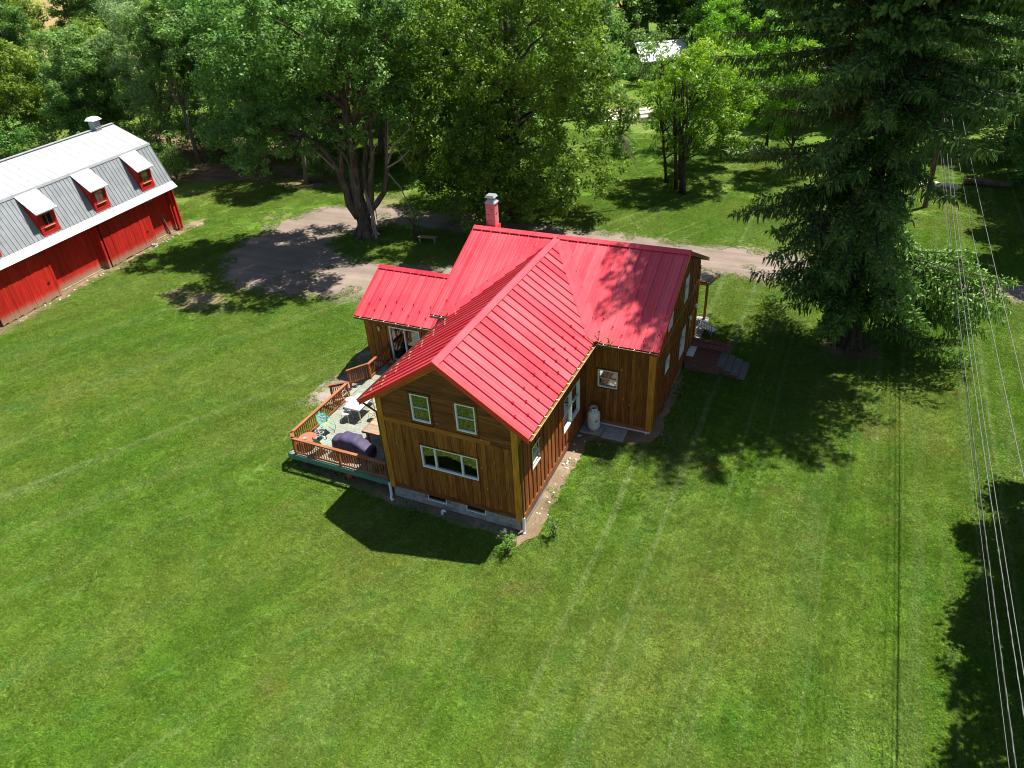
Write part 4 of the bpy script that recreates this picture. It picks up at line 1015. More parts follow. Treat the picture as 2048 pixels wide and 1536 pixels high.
mb = MB(); mb.box(9.37, 11.25, 14.35, 16.0, 0, .54); mb.build('landing', M['brick'], st)
mb = MB(); mb.box(9.36, 11.24, 14.34, 15.99, .54, .565); mb.build('landing_paving', M['bricktop'], st)
mb = MB(); mb.box(9.40, 11.45, 16.0, 16.3, 0, .88); pw = mb.build('parapet', M['brick'], st)
mb = MB(); mb.box(9.36, 11.5, 15.97, 16.33, .88, .95); mb.build('coping', M['bricktop'], pw, bevel=.01)
for i in range(4):
    x0 = 11.05+.38*i; z1 = .60-.145*i
    mb = MB(); mb.box(x0+.03, x0+.40, 14.42-.05*i, 15.85, max(z1-.5, 0), z1-.06); mb.build('riser', M['brick'], st)
    mb = MB(); mb.box(x0, x0+.37, 14.3-.05*i, 15.95, z1-.06, z1); mb.build('step', M['stepstone'], st, bevel=.015)
c = tag(empty('porch_chair', (9.75, 18.6, 0), -.5), 'white metal lattice garden seat standing beside the rear porch post', 'chair')
mb = MB(); mb.box(-.5, .5, -.22, .25, .40, .43); mb.build('seat', M['enamel'], c, local=True)
for k in range(9): mb = MB(); mb.bar((-.48+.12*k, -.24, .43), (-.48+.12*k, -.34, .92), .05, .015); mb.build('back_slat', M['enamel'], c, local=True)
mb = MB(); mb.tube([(-.5, -.24, .43), (-.5, -.34, .9), (0, -.36, 1.0), (.5, -.34, .9), (.5, -.24, .43)], .022, 7); mb.build('back_frame', M['enamel'], c, local=True)
for sx in (-.45, .45):
    for sy in (-.2, .2): mb = MB(); mb.tube([(sx, sy, .4), (sx, sy*1.15, 0)], .02, 6); mb.build('leg', M['enamel'], c, local=True)
    mb = MB(); mb.tube([(sx, -.26, .62), (sx, .1, .64), (sx, .24, .42)], .02, 6); mb.build('arm', M['enamel'], c, local=True)
# ------------------------------------------------------------------ barn
barn = empty('red_barn', BARN_O, math.atan2(.9954, -.0955))     # local x = -u, y = v (towards the back)
tag(barn, 'long red gambrel barn with pale metal roof and dormers at the left edge', 'barn')
BL = 25.0
def bp(u, v, z): return (-u, v, z)
EDGE, FLA, BRK, RDG = (-.80, 3.59), (-.42, 4.01), (.74, 7.02), (3.82, 8.45)
mir = lambda q: (2*RDG[0]-q[0], q[1])
profile = [EDGE, FLA, BRK, RDG, mir(BRK), mir(FLA), mir(EDGE)]
mb = MB()
for a, b_ in zip(profile, profile[1:]):
    n = Vector((0, -(b_[1]-a[1]), b_[0]-a[0])).normalized()
    t_ = Vector((0, n.y, n.z))*-.08; e_ = Vector((0, n.y, n.z))*-.012
    A0, A1, B0, B1 = Vector(bp(-1.2, *a)), Vector(bp(BL, *a)), Vector(bp(-1.2, *b_)), Vector(bp(BL, *b_))
    mb.hexa([A0+t_, A1+t_, B1+t_, B0+t_, A0+e_, A1+e_, B1+e_, B0+e_])
broof = mb.build('roof', M['barndark'], barn, local=True)
BPROF = [(0, 0), (.008, .035), (.03, .035), (.038, 0), (.335, 0)]
class LP:
    def __init__(s, a, b): s.a = Vector((0, a[0], a[1])); s.d = Vector((0, b[0]-a[0], b[1]-a[1])); s.L = s.d.length; s.d.normalize(); s.n = Vector((0, -s.d.z, s.d.y)); s.n = s.n if s.n.z > 0 else -s.n
    def p(s, e, q, h=0.): return Vector((-e, 0, 0))+s.a+s.d*q+s.n*h
def bpanels(a, b_, u0, u1, pitch, prof, m='galv', lo=0.):
    P = LP(a, b_); u = u0
    while u < u1-.05:
        pts = [(min(u+d, u1), h) for d, h in prof]; vs = []
        for x, h in pts: vs += [P.p(x, lo, h), P.p(x, P.L, h)]
        MB().add(vs, [(2*i, 2*i+2, 2*i+3, 2*i+1) for i in range(len(pts)-1)]).build('panel', M[m], broof, local=True); u += pitch
VIS = 18.4
bpanels(FLA, BRK, -1.2, VIS, .335, BPROF, 'galv_grey')
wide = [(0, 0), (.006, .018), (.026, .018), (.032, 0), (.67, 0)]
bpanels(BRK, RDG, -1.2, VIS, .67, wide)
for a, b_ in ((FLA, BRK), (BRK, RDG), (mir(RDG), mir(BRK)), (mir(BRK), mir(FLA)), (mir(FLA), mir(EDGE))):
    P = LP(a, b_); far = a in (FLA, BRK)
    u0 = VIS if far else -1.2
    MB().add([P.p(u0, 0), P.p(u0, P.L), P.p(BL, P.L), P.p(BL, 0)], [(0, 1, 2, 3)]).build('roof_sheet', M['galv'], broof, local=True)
P = LP(EDGE, FLA); MB().add([P.p(-1.22, -.04, .012), P.p(-1.22, P.L+.02, .03), P.p(BL, P.L+.02, .03), P.p(BL, -.04, .012)], [(0, 1, 2, 3)]).build('eave_flare', M['galv'], broof, local=True)
P = LP(FLA, BRK); MB().add([P.p(-1.22, P.L-.16, .044), P.p(-1.22, P.L+.02, .05), P.p(BL, P.L+.02, .05), P.p(BL, P.L-.16, .044)], [(0, 1, 2, 3)]).build('break_trim', M['galv'], broof, local=True)
mb = MB(); mb.bar(bp(-1.25, RDG[0], RDG[1]+.03), bp(BL, RDG[0], RDG[1]+.03), .3, .04); mb.build('ridge_cap', M['galv'], broof, local=True)
# walls
mb = MB(); mb.box(-BL, 1.0, .04, .16, 0, 4.75); fw_ = mb.build('front_wall', M['barnred_plain'], barn, local=True)
u = -1.0; rr = random.Random(21)
while u < 17.2:
    if not (2.3 < u < 6.9 or 12.0 < u < 16.4):
        mb = MB(); mb.box(-u-.215, -u-.004, 0, .038, .12+rr.uniform(-.02, .02), 4.35); mb.build('plank', M['barnred'], fw_, local=True)
    u += .22
mb = MB(); mb.box(-BL, 1.02, -.09, .039, 0.0, .12); mb.build('sill_beam', M['pale_wood'], fw_, local=True)
gp = [(1.0, -.30, 0), (1.0, 7.9, 0), (1.0, 8.0, 4.0), (1.0, mir(BRK)[0]-.05, 6.9), (1.0, RDG[0], 8.3), (1.0, BRK[0]+.05, 6.9), (1.0, -.1, 4.2), (1.0, -.3, 3.9)]
mb = MB(); mb.prism(gp, (.1, 0, 0)); gw = mb.build('gable_wall', M['barnred'], barn, local=True)
mb = MB(); mb.box(-BL, .99, 7.7, 7.85, 0, 4.2); mb.build('rear_wall', M['barnred_plain'], barn, local=True)
mb = MB(); mb.box(.55, .75, -.35, -.15, 0, 3.9); mb.build('corner_post', M['barnred_plain'], barn, local=True)
mb = MB(); mb.bar(bp(.36, -.12, 0), bp(.62, -.05, 1.75), .14, .05); mb.build('leaning_board', M['old_wood'], barn, local=True)
for uu in (7.25, 17.0):
    mb = MB(); mb.box(-uu-.09, -uu+.09, -.40, 0, .0, 3.75); ps = mb.build('door_post', M['barnred'], barn, local=True)
    mb = MB(); mb.bar(bp(uu, -.1, 3.1), bp(uu-.5, -.2, 3.75), .1, .12); mb.build('brace', M['barnred_plain'], ps, local=True)
for (u0, u1) in ((2.2, 7.05), (11.85, 16.7)):
    mb = MB(); mb.box(-u1, -u0, -.385, -.36, .5, .62); mb.box(-u1, -u0, -.385, -.36, 2.6, 2.75); dd = mb.build('sliding_door', M['barnred_plain'], barn, local=True)
    u = u0; k = 0
    while u < u1-.03:
        w_ = rr.uniform(.17, .23); w_ = min(w_, u1-u)
        zt = 3.55 if u > u0+.3 else 3.1
        mb = MB(); d = -.415-rr.uniform(0, .02); mb.box(-u-w_+.004, -u-.003, d, -.387, rr.uniform(.02, .13), zt); mb.build('plank', M['barnred'], dd, local=True); u += w_
    mb = MB(); mb.box(-u0-.75, -u0-.55, -.47, -.437, 1.25, 1.3); mb.build('door_handle', M['black'], dd, local=True)
mb = MB(); mb.box(-17.2, -2.0, -.42, -.34, 3.58, 3.70); mb.build('door_track', M['galv_dark'], barn, local=True)
for uu in (1.15, 1.45):
    mb = MB(); mb.lathe([(.0, 3.15), (.05, 3.16), (.06, 3.24), (.02, 3.3)], -uu, -.06, 8); mb.build('lamp', M['enamel'], barn, local=True)
# dormers
for (u0, u1) in ((.6, 2.0), (5.3, 6.7), (9.95, 11.4), (14.7, 16.1)):
    vf = -.36; zb, zt = 4.03, 5.85
    mb = MB()
    for uu in (u0, u1-.05):      # cheeks: triangles back to the roof slope
        mb.prism([bp(uu, vf, zb), bp(uu, vf, zt), bp(uu, .72, 6.85)], (-.05, 0, 0))
    dm = mb.build('dormer', M['barnred_plain'], barn, local=True)
    mb = MB(); mb.box(-u1+.05, -u0-.05, vf+.05, vf+.08, zb, zt); mb.build('front_panel', M['barndark'], dm, local=True)
    um = (u0+u1)/2; wa, wb, wz0, wz1 = um-.34, um+.34, 4.78, 5.52
    z = zb; k = 0
    while z < zt-.03:
        z2 = min(z+.155, zt)
        if z2 <= wz0-.06 or z >= wz1+.02: segs = [(u0, u1)]
        else: segs = [(u0, wa-.06), (wb+.06, u1)]
        for a, b_ in segs:
            mb = MB(); mb.hexa([bp(b_, vf-.03, z), bp(a, vf-.03, z), bp(a, vf+.045, z), bp(b_, vf+.045, z), bp(b_, vf, z2-.004), bp(a, vf, z2-.004), bp(a, vf+.045, z2-.004), bp(b_, vf+.045, z2-.004)]); mb.build('clapboard', M['barnred_plain'], dm, local=True)
        z = z2
    mb = MB()
    mb.box(-wb-.055, -wb, vf-.04, vf+.05, wz0-.055, wz1+.055); mb.box(-wa, -wa+.055, vf-.04, vf+.05, wz0-.055, wz1+.055); mb.box(-wb, -wa, vf-.045, vf+.05, wz0-.055, wz0); mb.box(-wb, -wa, vf-.04, vf+.05, wz1, wz1+.055)
    wn = mb.build('window', M['barnred_plain'], dm, local=True)
    mb = MB(); mb.box(-wb, -wa, vf+.0, vf+.008, wz0, wz1); mb.build('pane', M['glass'], wn, local=True)
    mb = MB(); mb.box(-wb-.1, -wa+.1, vf-.1, vf+.0, wz0-.10, wz0-.057); mb.build('sill', M['rust'], wn, local=True)
    mb = MB(); mb.box(-um-.015, -um+.015, vf-.012, vf-.002, wz0, wz1); mb.build('mullion', M['rust'], wn, local=True)
    # shed roof
    A = Vector(bp(u0-.16, vf-.3, zt-.10)); B = Vector(bp(u1+.16, vf-.3, zt-.10)); C = Vector(bp(u1+.16, .80, 7.02)); Dd = Vector(bp(u0-.16, .80, 7.02))
    up = Vector((0, -.6, .8))*.0+Vector((0, 0, 1))
    mb = MB(); mb.hexa([A-up*.05, B-up*.05, C-up*.05, Dd-up*.05, A+up*.03, B+up*.03, C+up*.03, Dd+up*.03]); dr_ = mb.build('dormer_roof', M['galv'], dm, local=True)
    for k in range(1, 6):
        a = A.lerp(B, k/6)+up*.038; b_ = Dd.lerp(C, k/6)+up*.038; mb = MB(); mb.bar(a, b_, .03, .02); mb.build('roof_seam', M['galv'], dm, local=True)
cu = MB(); cu.box(-.75, -.2, RDG[0]-.28, RDG[0]+.28, 8.2, 9.12); cup = cu.build('cupola', M['galv_grey'], barn, local=True)
for k in range(4): mb = MB(); mb.box(-.77, -.18, RDG[0]-.30, RDG[0]+.30, 8.5+.13*k, 8.55+.13*k); mb.build('louvre', M['galv_dark'], cup, local=True)
mb = MB(); a, b_, c_, d_ = -.92, -.03, RDG[0]-.45, RDG[0]+.45
mb.hexa([(a, c_, 9.12), (b_, c_, 9.12), (b_, d_, 9.12), (a, d_, 9.12), (a+.16, c_+.16, 9.34), (b_-.16, c_+.16, 9.34), (b_-.16, d_-.16, 9.34), (a+.16, d_-.16, 9.34)]); mb.build('cap', M['whiteroof'], cup, local=True)
def cinder(loc, rz, label):
    mb = MB(); mb.box(-.2, .2, -.1, -.065, 0, .2); mb.box(-.2, .2, .065, .1, 0, .2)
    for x in (-.2, -.0175, .165): mb.box(x, x+.035, -.0649, .0649, 0, .2)
    o = mb.build('cinder_block', M['limestone'], None); o.location = loc; o.rotation_euler = (0, 0, rz); return tag(o, label, 'block')
q = barnpt(2.9, -.75); cinder((q.x, q.y, .012), .4, 'pale hollow cinder block on the ground at the barn door')
# ------------------------------------------------------------------ foliage machinery
rng = np.random.default_rng(5)
def fast_mesh(name, V, F, m, rnd=None, smooth=False):
    """V (n,3), F (k,4) quads"""
    me = bpy.data.meshes.new(name); n = len(V); k, s = F.shape
    me.vertices.add(n); me.vertices.foreach_set('co', V.astype(np.float32).ravel())
    me.loops.add(k*s); me.loops.foreach_set('vertex_index', F.astype(np.int32).ravel())
    me.polygons.add(k); me.polygons.foreach_set('loop_start', (np.arange(k)*s).astype(np.int32)); me.polygons.foreach_set('loop_total', np.full(k, s, np.int32))
    if rnd is not None:
        a = me.attributes.new('rnd', 'FLOAT', 'FACE'); a.data.foreach_set('value', rnd.astype(np.float32))
    me.materials.append(m); me.update(calc_edges=True); return me
def unit(v): return v/np.maximum(np.linalg.norm(v, axis=-1, keepdims=True), 1e-9)
def leaf_quads(C, A, S, L, Wd):
    """rhombic leaves: centre C, axis A, side S, lengths L and Wd"""
    a = A*L[:, None]/2; b = S*Wd[:, None]/2
    V = np.stack([C-a, C+b-a*.1, C+a, C-b-a*.1], 1).reshape(-1, 3)
    F = np.arange(len(C)*4).reshape(-1, 4); return V, F
def leaves_in(clumps, per_m2, ls, rg, droop=.3, flat=.75, updir=.9, shell=.5, wid=.55):
    cs = []; ax = []; sd = []; Ls = []; rn = []
    for (x, y, z, r, tint) in clumps:
        n = max(6, int(per_m2*1.45*4*PI*r*r*.5))
        d = unit(rg.normal(size=(n, 3))); rad = r*rg.uniform(shell, 1.05, n)**1.0
        rad = np.where(rg.random(n) < .25, r*rg.uniform(.1, .9, n), rad)
        P = d*rad[:, None]; P[:, 2] *= flat
        nrm = unit(d*.7+rg.normal(size=(n, 3))*.55+np.array([0, 0, updir]))
        a = unit(np.cross(nrm, rg.normal(size=(n, 3)))); a[:, 2] -= droop*rg.random(n); a = unit(a); s = unit(np.cross(nrm, a))
        cs.append(P+np.array([x, y, z])); ax.append(a); sd.append(s); Ls.append(ls*.86*rg.uniform(.45, 1.45, n)); rn.append(np.clip(tint+rg.normal(0, .16, n)+.10*d[:, 2], 0, 1))
    C = np.concatenate(cs); A = np.concatenate(ax); S = np.concatenate(sd); L = np.concatenate(Ls)
    V, F = leaf_quads(C, A, S, L, L*wid); return V, F, np.concatenate(rn)
def lobes_to_clumps(lobes, k, rg, rc=(.45, .95), bottom=.35):
    out = []
    for (x, y, z, r) in lobes:
        n = max(4, int(k*r*r)); tl = rg.normal(.45, .12)
        d = unit(rg.normal(size=(n*2, 3))); d = d[(d[:, 2] > -bottom-.4*rg.random(n*2))][:n]
        for q in d:
            rr_ = r*rg.uniform(.38, 1.0)**.6*1.06; out.append((x+q[0]*rr_, y+q[1]*rr_, z+q[2]*rr_*.85, rg.uniform(*rc)*min(1.25, .55+r*.22), tl+rg.normal(0, .16)))
    return out
def limb_path(a, b, rg, sag=0., n=6, wob=.25):
    a = Vector(a); b = Vector(b); L = (b-a).length; pts = []
    for i in range(n+1):
        t = i/n; p = a.lerp(b, t); bow = math.sin(t*PI)
        pts.append(p+Vector((rg.normal()*wob*L*.06, rg.normal()*wob*L*.06, bow*L*sag))*(1 if 0 < i < n else 0))
    return pts
def make_tree(name, seed, H, crown, lobes, lf, bk, ls, dens, trunk_r, bare, kcl, droop=.3, wid=.55, stems=1, rc=(.45, .95), lean=0., flat=.75, spread=.0):
    """Empty > trunk, crown.  lobes: list of spheres in tree space"""
    rg = np.random.default_rng(seed)
    t = empty(name, (0, 0, 0))
    cl = lobes_to_clumps(lobes, kcl, rg, rc)
    V, F, rn = leaves_in(cl, dens, ls, rg, droop, flat, wid=wid)
    me = fast_mesh('crown', V, F, lf, rn); o = bpy.data.objects.new('crown', me); COL.objects.link(o); o.parent = t
    mb = MB()
    for s_ in range(stems):
        ox, oy = (0, 0) if stems == 1 else (rg.uniform(-spread, spread), rg.uniform(-spread, spread))
        top = Vector((ox*1.6+lean*H*.8, oy*1.6, H*.82)); n = 9; pts = []
        for i in range(n+1):
            tt = i/n; p = Vector((ox, oy, -.15)).lerp(top, tt); p += Vector((rg.normal()*.10, rg.normal()*.10, 0))*(H*.06 if 0 < i < n else 0)*tt; pts.append(p)
        r0 = trunk_r*(1 if stems == 1 else rg.uniform(.5, .9))
        mb.tube(pts, [r0*(1.45 if i == 0 else 1.)*(1-.85*i/n)+.015 for i in range(n+1)], 9)
        mine = lobes if stems == 1 else lobes[s_::stems]
        for (x, y, z, r) in mine:
            f = min(.9, max(bare/H, (z-r*.9)/H*.8)); i = int(f*n); a = pts[i].lerp(pts[min(i+1, n)], f*n-i)
            pp = limb_path(a, (x, y, z), rg, .05); rr_ = r0*.42*(1-f)+.035
            mb.tube(pp, [rr_*(1-.8*k/6) for k in range(7)], 6, cap=False)
            for q in range(4):
                d = Vector(rg.normal(size=3)); d.z = abs(d.z)*.6; d.normalize()
                mb.tube(limb_path(pp[4], Vector((x, y, z))+d*r*.85, rg, 0, 3), [rr_*.4, rr_*.3, rr_*.2, .008], 5, cap=False)
    tr = mb.build('trunk', bk, t, smooth=True, local=True)
    return t
def dome_lobes(rg, n, H, R_, bare, r=(1.2, 2.2), top=1.0, shape=.55):
    """lobes spread over an egg shaped crown"""
    out = []; zc = bare+(H-bare)*.45; hz = (H-bare)/2
    for i in range(n):
        ph = i*2.39996+rg.uniform(-.4, .4); zf = 1-2*(i+.5)/n
        z = zc+zf*hz*.86; rad = R_*math.sqrt(max(0, 1-(zf*.95)**2))**shape
        rr_ = rg.uniform(*r); d = max(0, rad-rr_*.55)*rg.uniform(.72, 1.05)
        out.append((d*math.cos(ph), d*math.sin(ph), z+rg.uniform(-.5, .5), rr_))
    for i in range(max(2, n//5)): out.append((rg.uniform(-.3, .3)*R_, rg.uniform(-.3, .3)*R_, zc+rg.uniform(-.5, .5)*hz, rg.uniform(*r)))
    return out
def put(src, loc, rz=0., sc=1., label='', cat='tree', group=None, first=[], zs=None):
    """place the prototype itself the first time, a copy of it and its parts afterwards"""
    o = src if src.name not in first else copy_tree(src)
    first.append(o.name)
    o.location = loc; o.rotation_euler = (0, 0, rz); o.scale = (sc, sc, sc if zs is None else zs)
    if 'group' in o: del o['group']
    tag(o, label, cat, group); return o
# ------------------------------------------------------------------ the large maple by the drive
RH = Vector((.898, .440, 0)); FH = Vector((-.440, .898, 0))     # rightward and away, level with the view
def rel(r, f, z): return RH*r+FH*f+Vector((0, 0, z))
mp = empty('maple_tree', (-18.6, 25.9, 0)); tag(mp, 'huge old maple with split hollow trunk and bare twisted limbs beside the gravel loop', 'tree')
rg = np.random.default_rng(31)
ml = [(-8.5,0,8.6,2.4),(-6,1,7.4,2.4),(-5,-1,10.3,2.6),(-8,1,12,2.5),(-3,-2,13.3,2.9),(-5.5,0,15.3,2.9),(-1,2,16.3,3.0),(1,-2,12.6,2.6),(3.5,0,14.5,2.8),(3.9,1,11.4,2.0),(2.6,-1.5,9.8,1.8),(3.4,0,17.4,2.4),
      (0,0,19,2.8),(-3,1,18.4,2.7),(-9.6,0,15,2.1),(0,3,11,2.2),(-2.2,-2.5,10.2,1.7),(-3.8,-2.2,7.4,1.3),(-7.4,-1.8,6.3,1.5),(.6,-2.8,8.2,1.1),(-1.5,-1.2,8.1,1.0),(-1.5,-5,14.2,2.2),(1.5,-5.5,15.2,2.2),(-3.5,-4,13.2,2.0),(3.6,-4.8,15.8,2.0),(1,-7.5,17,1.9),(-2,-7.2,16.5,2.0),(-4.5,-6,15.5,1.9),(4.8,-6.5,17.5,1.8)]
lob = [tuple(rel(a, b, c))+(d,) for a, b, c, d in ml]
V, F, rn = leaves_in(lobes_to_clumps(lob, 7.5, rg, (.4, .8)), 20, .29, rg, .35)
o = bpy.data.objects.new('crown', fast_mesh('crown', V, F, M['leaf_maple'], rn)); COL.objects.link(o); o.parent = mp
mb = MB()
def mt(pts, rad, n=9): mb.tube([rel(*p) for p in pts], rad, n)
mt([(.1,0,-.2),(0,0,.35),(-.1,0,1.2),(-.25,0,2.4),(-.3,0,3.6),(-.25,.1,5.2),(-.1,.2,7.5),(-.2,.3,10.5),(-.4,.4,14),(-.3,.2,17)], [.98,.70,.56,.54,.46,.38,.31,.25,.17,.08], 14)
mt([(-.45,-.2,1.6),(-.95,-.3,2.7),(-1.0,-.25,3.8),(-1.3,-.2,5.2),(-2.1,-.1,6.8),(-3.6,0,8.2),(-5.5,.3,9.6)], [.34,.33,.28,.24,.2,.15,.09], 11)
mt([(-1.2,-.2,4.9),(-1.0,-.1,6.3),(-.9,.1,7.6)], [.26,.17,.12], 8)
mt([(.2,0,2.0),(.75,-.2,3.0),(.95,-.3,4.4),(1.35,-.3,6.0),(1.5,-.2,8.0),(1.9,0,10.5)], [.30,.27,.22,.19,.15,.07], 9)
mt([(.3,-.1,1.8),(1.2,-.4,2.7),(2.0,-.5,3.7),(2.35,-.4,5.2),(2.5,-.3,6.8),(2.8,0,9.2)], [.28,.23,.2,.17,.14,.07], 9)
mt([(.45,.1,3.4),(.5,.3,5.2),(.9,.5,6.6),(1.0,.6,7.6)], [.3,.22,.2,.1], 8)
mt([(-.3,.2,7),(-2.2,.3,10),(-4.2,.2,13),(-5.4,0,15)], [.3,.25,.18,.08], 8)
mt([(-.2,.2,8),(1.5,.3,11),(3.4,.1,14),(4.5,0,16)], [.28,.22,.15,.07], 8)
for k in range(7):      # root flare
    a = 2*PI*k/7; mb.tube([(0.45*math.cos(a), .45*math.sin(a), .75), (.85*math.cos(a), .85*math.sin(a), .2), (1.4*math.cos(a), 1.4*math.sin(a), -.12)], [.28, .22, .08], 7)
for (x, y, z, r) in lob:
    dr_ = Vector((x, y, 0)).dot(RH); a = rel(-3.4, 0, 8.0) if (dr_ < -3 and z < 9.5) else rel(-.2, .2, min(12, max(5., z-3.5))); mb.tube(limb_path(a, (x, y, z), rg, .06), [.14*(1-.8*k/6)+.02 for k in range(7)], 6, cap=False)
mb.build('trunk', M['bark'], mp, smooth=True, local=True)
def dm_(pts, r, nm='dead_limb'):
    MB().tube([rel(*p) for p in pts], [r*(1-.8*i/(len(pts)-1))+.012 for i in range(len(pts))], 6).build(nm, M['dead'], mp, local=True)
dm_([(2.4,-.4,5.6),(3.1,-.4,7.0),(4.3,-.2,8.0),(6.4,0,8.6)], .10); dm_([(2.45,-.4,6),(2.7,-.3,7.4),(2.9,-.2,8.8)], .09)
dm_([(2.4,-.5,5.4),(3.4,-.5,5.9),(4.2,-.6,6.6),(4.6,-.6,6.5)], .07); dm_([(2.4,-.5,5.0),(3.2,-.8,4.0),(3.7,-1,2.6),(4.0,-1.1,1.4)], .055)
dm_([(1.0,-.3,5.4),(1.5,-.4,6.6),(2.0,-.5,7.4)], .07); dm_([(1.6,-.2,6.4),(1.0,-.3,7.6),(.8,-.2,8.6)], .06); dm_([(3.1,-.4,7.0),(3.6,-.6,6.2),(3.9,-.6,5.4)], .04)
dm_([(4.3,-.2,8.0),(4.9,-.1,9.2),(5.2,0,9.9)], .04); dm_([(-1.2,-.2,5),(-2.2,-.5,6.4),(-3.2,-.7,7.5)], .09)
# tangle of vine stems on the right of the trunk
for k in range(9):
    a = rg.uniform(-.2, .5); b = rg.uniform(.55, 1.0)
    dm_([(.5+a*.5, -.5+a, 3.4+rg.uniform(-.6, .8)), (b, -.55+a*.5, 2.1), (b+.15*rg.normal(), -.75, 1.0), (.75+.3*rg.normal(), -1.0, .05)], .035, 'vine')
# ------------------------------------------------------------------ the dense ash behind the house
rg = np.random.default_rng(12)
def big_ash():
    t = empty('ash_tree', (-9.0, 33.3, 0)); tag(t, 'very dense yellow green ash tree drooping to the drive behind the chimney', 'tree')
    lb = dome_lobes(rg, 40, 20.5, 8.6, 2.0, (1.7, 2.6), shape=.6)
    lb += [tuple(rel(*q[:3]))+(q[3],) for q in [(-4.6,-4.5,2.6,1.5),(-3.2,-5.2,2.2,1.4),(-5.8,-3.6,4.4,1.8),(-1.4,-5.0,2.6,1.5),(1.2,-5.4,2.7,1.5),(3.2,-4.4,2.9,1.6),(-2.2,-5.2,4.6,1.7),(5.6,-3,3.6,1.7),(0,-5.4,5.2,1.8),(7.2,-1.5,4.6,1.8),(-6.6,-1,6,1.9),(8.2,0,8,2.0)]]
    V, F, rn = leaves_in(lobes_to_clumps(lb, 7.5, rg, (.4, .75), .9), 19, .29, rg, .6, .9, .8)
    o = bpy.data.objects.new('crown', fast_mesh('crown', V, F, M['leaf_ash'], rn)); COL.objects.link(o); o.parent = t
    mb = MB(); mb.tube([(0,0,-.2),(0,0,.8),(.1,0,4),(.2,.1,8),(.1,0,13),(0,0,18)], [.95,.62,.52,.42,.26,.06], 12)
    for (x, y, z, r) in lb:
        a = Vector((.1, 0, max(2.2, min(15, z*.72)))); mb.tube(limb_path(a, a.lerp(Vector((x, y, z)), .7), rg, .08), [.12*(1-.8*k/6)+.015 for k in range(7)], 6, cap=False)
    mb.build('trunk', M['bark_dark'], t, smooth=True, local=True)
    for k in range(6):
        mb = MB(); p0 = rel(8.0, .5, 6.2); q = rel(9.5+1.2*rg.random(), .4+rg.normal()*.4, 5.6-1.1*rg.random()-.8*k*.5); mb.tube([p0, Vector(p0).lerp(q, .5)+Vector((0, 0, .3)), q], [.07, .05, .015], 5); mb.build('dead_limb', M['dead'], t, local=True)
big_ash()
# ------------------------------------------------------------------ prototypes and the other trees
rg = np.random.default_rng(77)
P_A = make_tree('broadleaf_tree', 41, 16.5, None, dome_lobes(rg, 20, 16.5, 5.0, 4.2, (1.5, 2.3)), M['leaf_wood'], M['bark_pale'], .33, 17, .30, 4.5, 8)
P_A2 = make_tree('maple_tree', 44, 17, None, dome_lobes(rg, 20, 17, 5.4, 3.6, (1.6, 2.4)), M['leaf_maple'], M['bark'], .33, 17, .32, 4.0, 8)
P_B = make_tree('ash_tree', 42, 17, None, dome_lobes(rg, 20, 17, 5.3, 3.4, (1.6, 2.3)), M['leaf_ash'], M['bark'], .33, 17, .30, 4, 8, .5)
P_C = make_tree('slender_tree', 43, 18.5, None, dome_lobes(rg, 15, 18.5, 3.8, 7.5, (1.3, 2.0)), M['leaf_wood'], M['bark_pale'], .31, 16, .26, 7.5, 8, lean=-.03)
P_D = make_tree('willow_tree', 45, 16.5, None, dome_lobes(rg, 18, 16.5, 4.4, 4.0, (1.3, 2.1)), M['leaf_grey'], M['bark_pale'], .30, 15, .26, 4.5, 8, .8, .34)
P_E = make_tree('yellow_green_tree', 46, 12.5, None, dome_lobes(rg, 15, 12.5, 4.3, 1.8, (1.2, 1.9)), M['leaf_yellow'], M['bark'], .32, 16, .22, 2.2, 8)
P_F = make_tree('locust_tree', 47, 12.0, None, dome_lobes(rg, 15, 12.0, 3.7, 3.8, (.9, 1.5)), M['leaf_locust'], M['bark_dark'], .36, 19, .13, 3.0, 11, .6, .32, rc=(.4, .8))
P_FM = make_tree('locust_grove_tree', 49, 11.6, None, dome_lobes(rg, 26, 11.6, 4.9, 3.4, (1.0, 1.7)), M['leaf_locust'], M['bark_dark'], .36, 19, .20, 2.6, 10, .6, .32, stems=6, spread=2.0, rc=(.4, .8))
P_G = make_tree('woodland_bush', 48, 4.2, None, dome_lobes(rg, 9, 4.2, 2.6, .2, (.8, 1.3)), M['leaf_wood'], M['bark'], .24, 14, .08, .4, 8)
P_S = make_tree('garden_shrub', 50, .75, None, dome_lobes(rg, 7, .8, .42, .05, (.16, .26)), M['leaf_weed'], M['bark'], .085, 110, .02, .05, 190, rc=(.10, .16))
P_W = make_tree('weed_plant', 51, .5, None, dome_lobes(rg, 4, .5, .34, .03, (.10, .18)), M['leaf_weed'], M['bark'], .085, 90, .012, .04, 170, rc=(.08, .13))
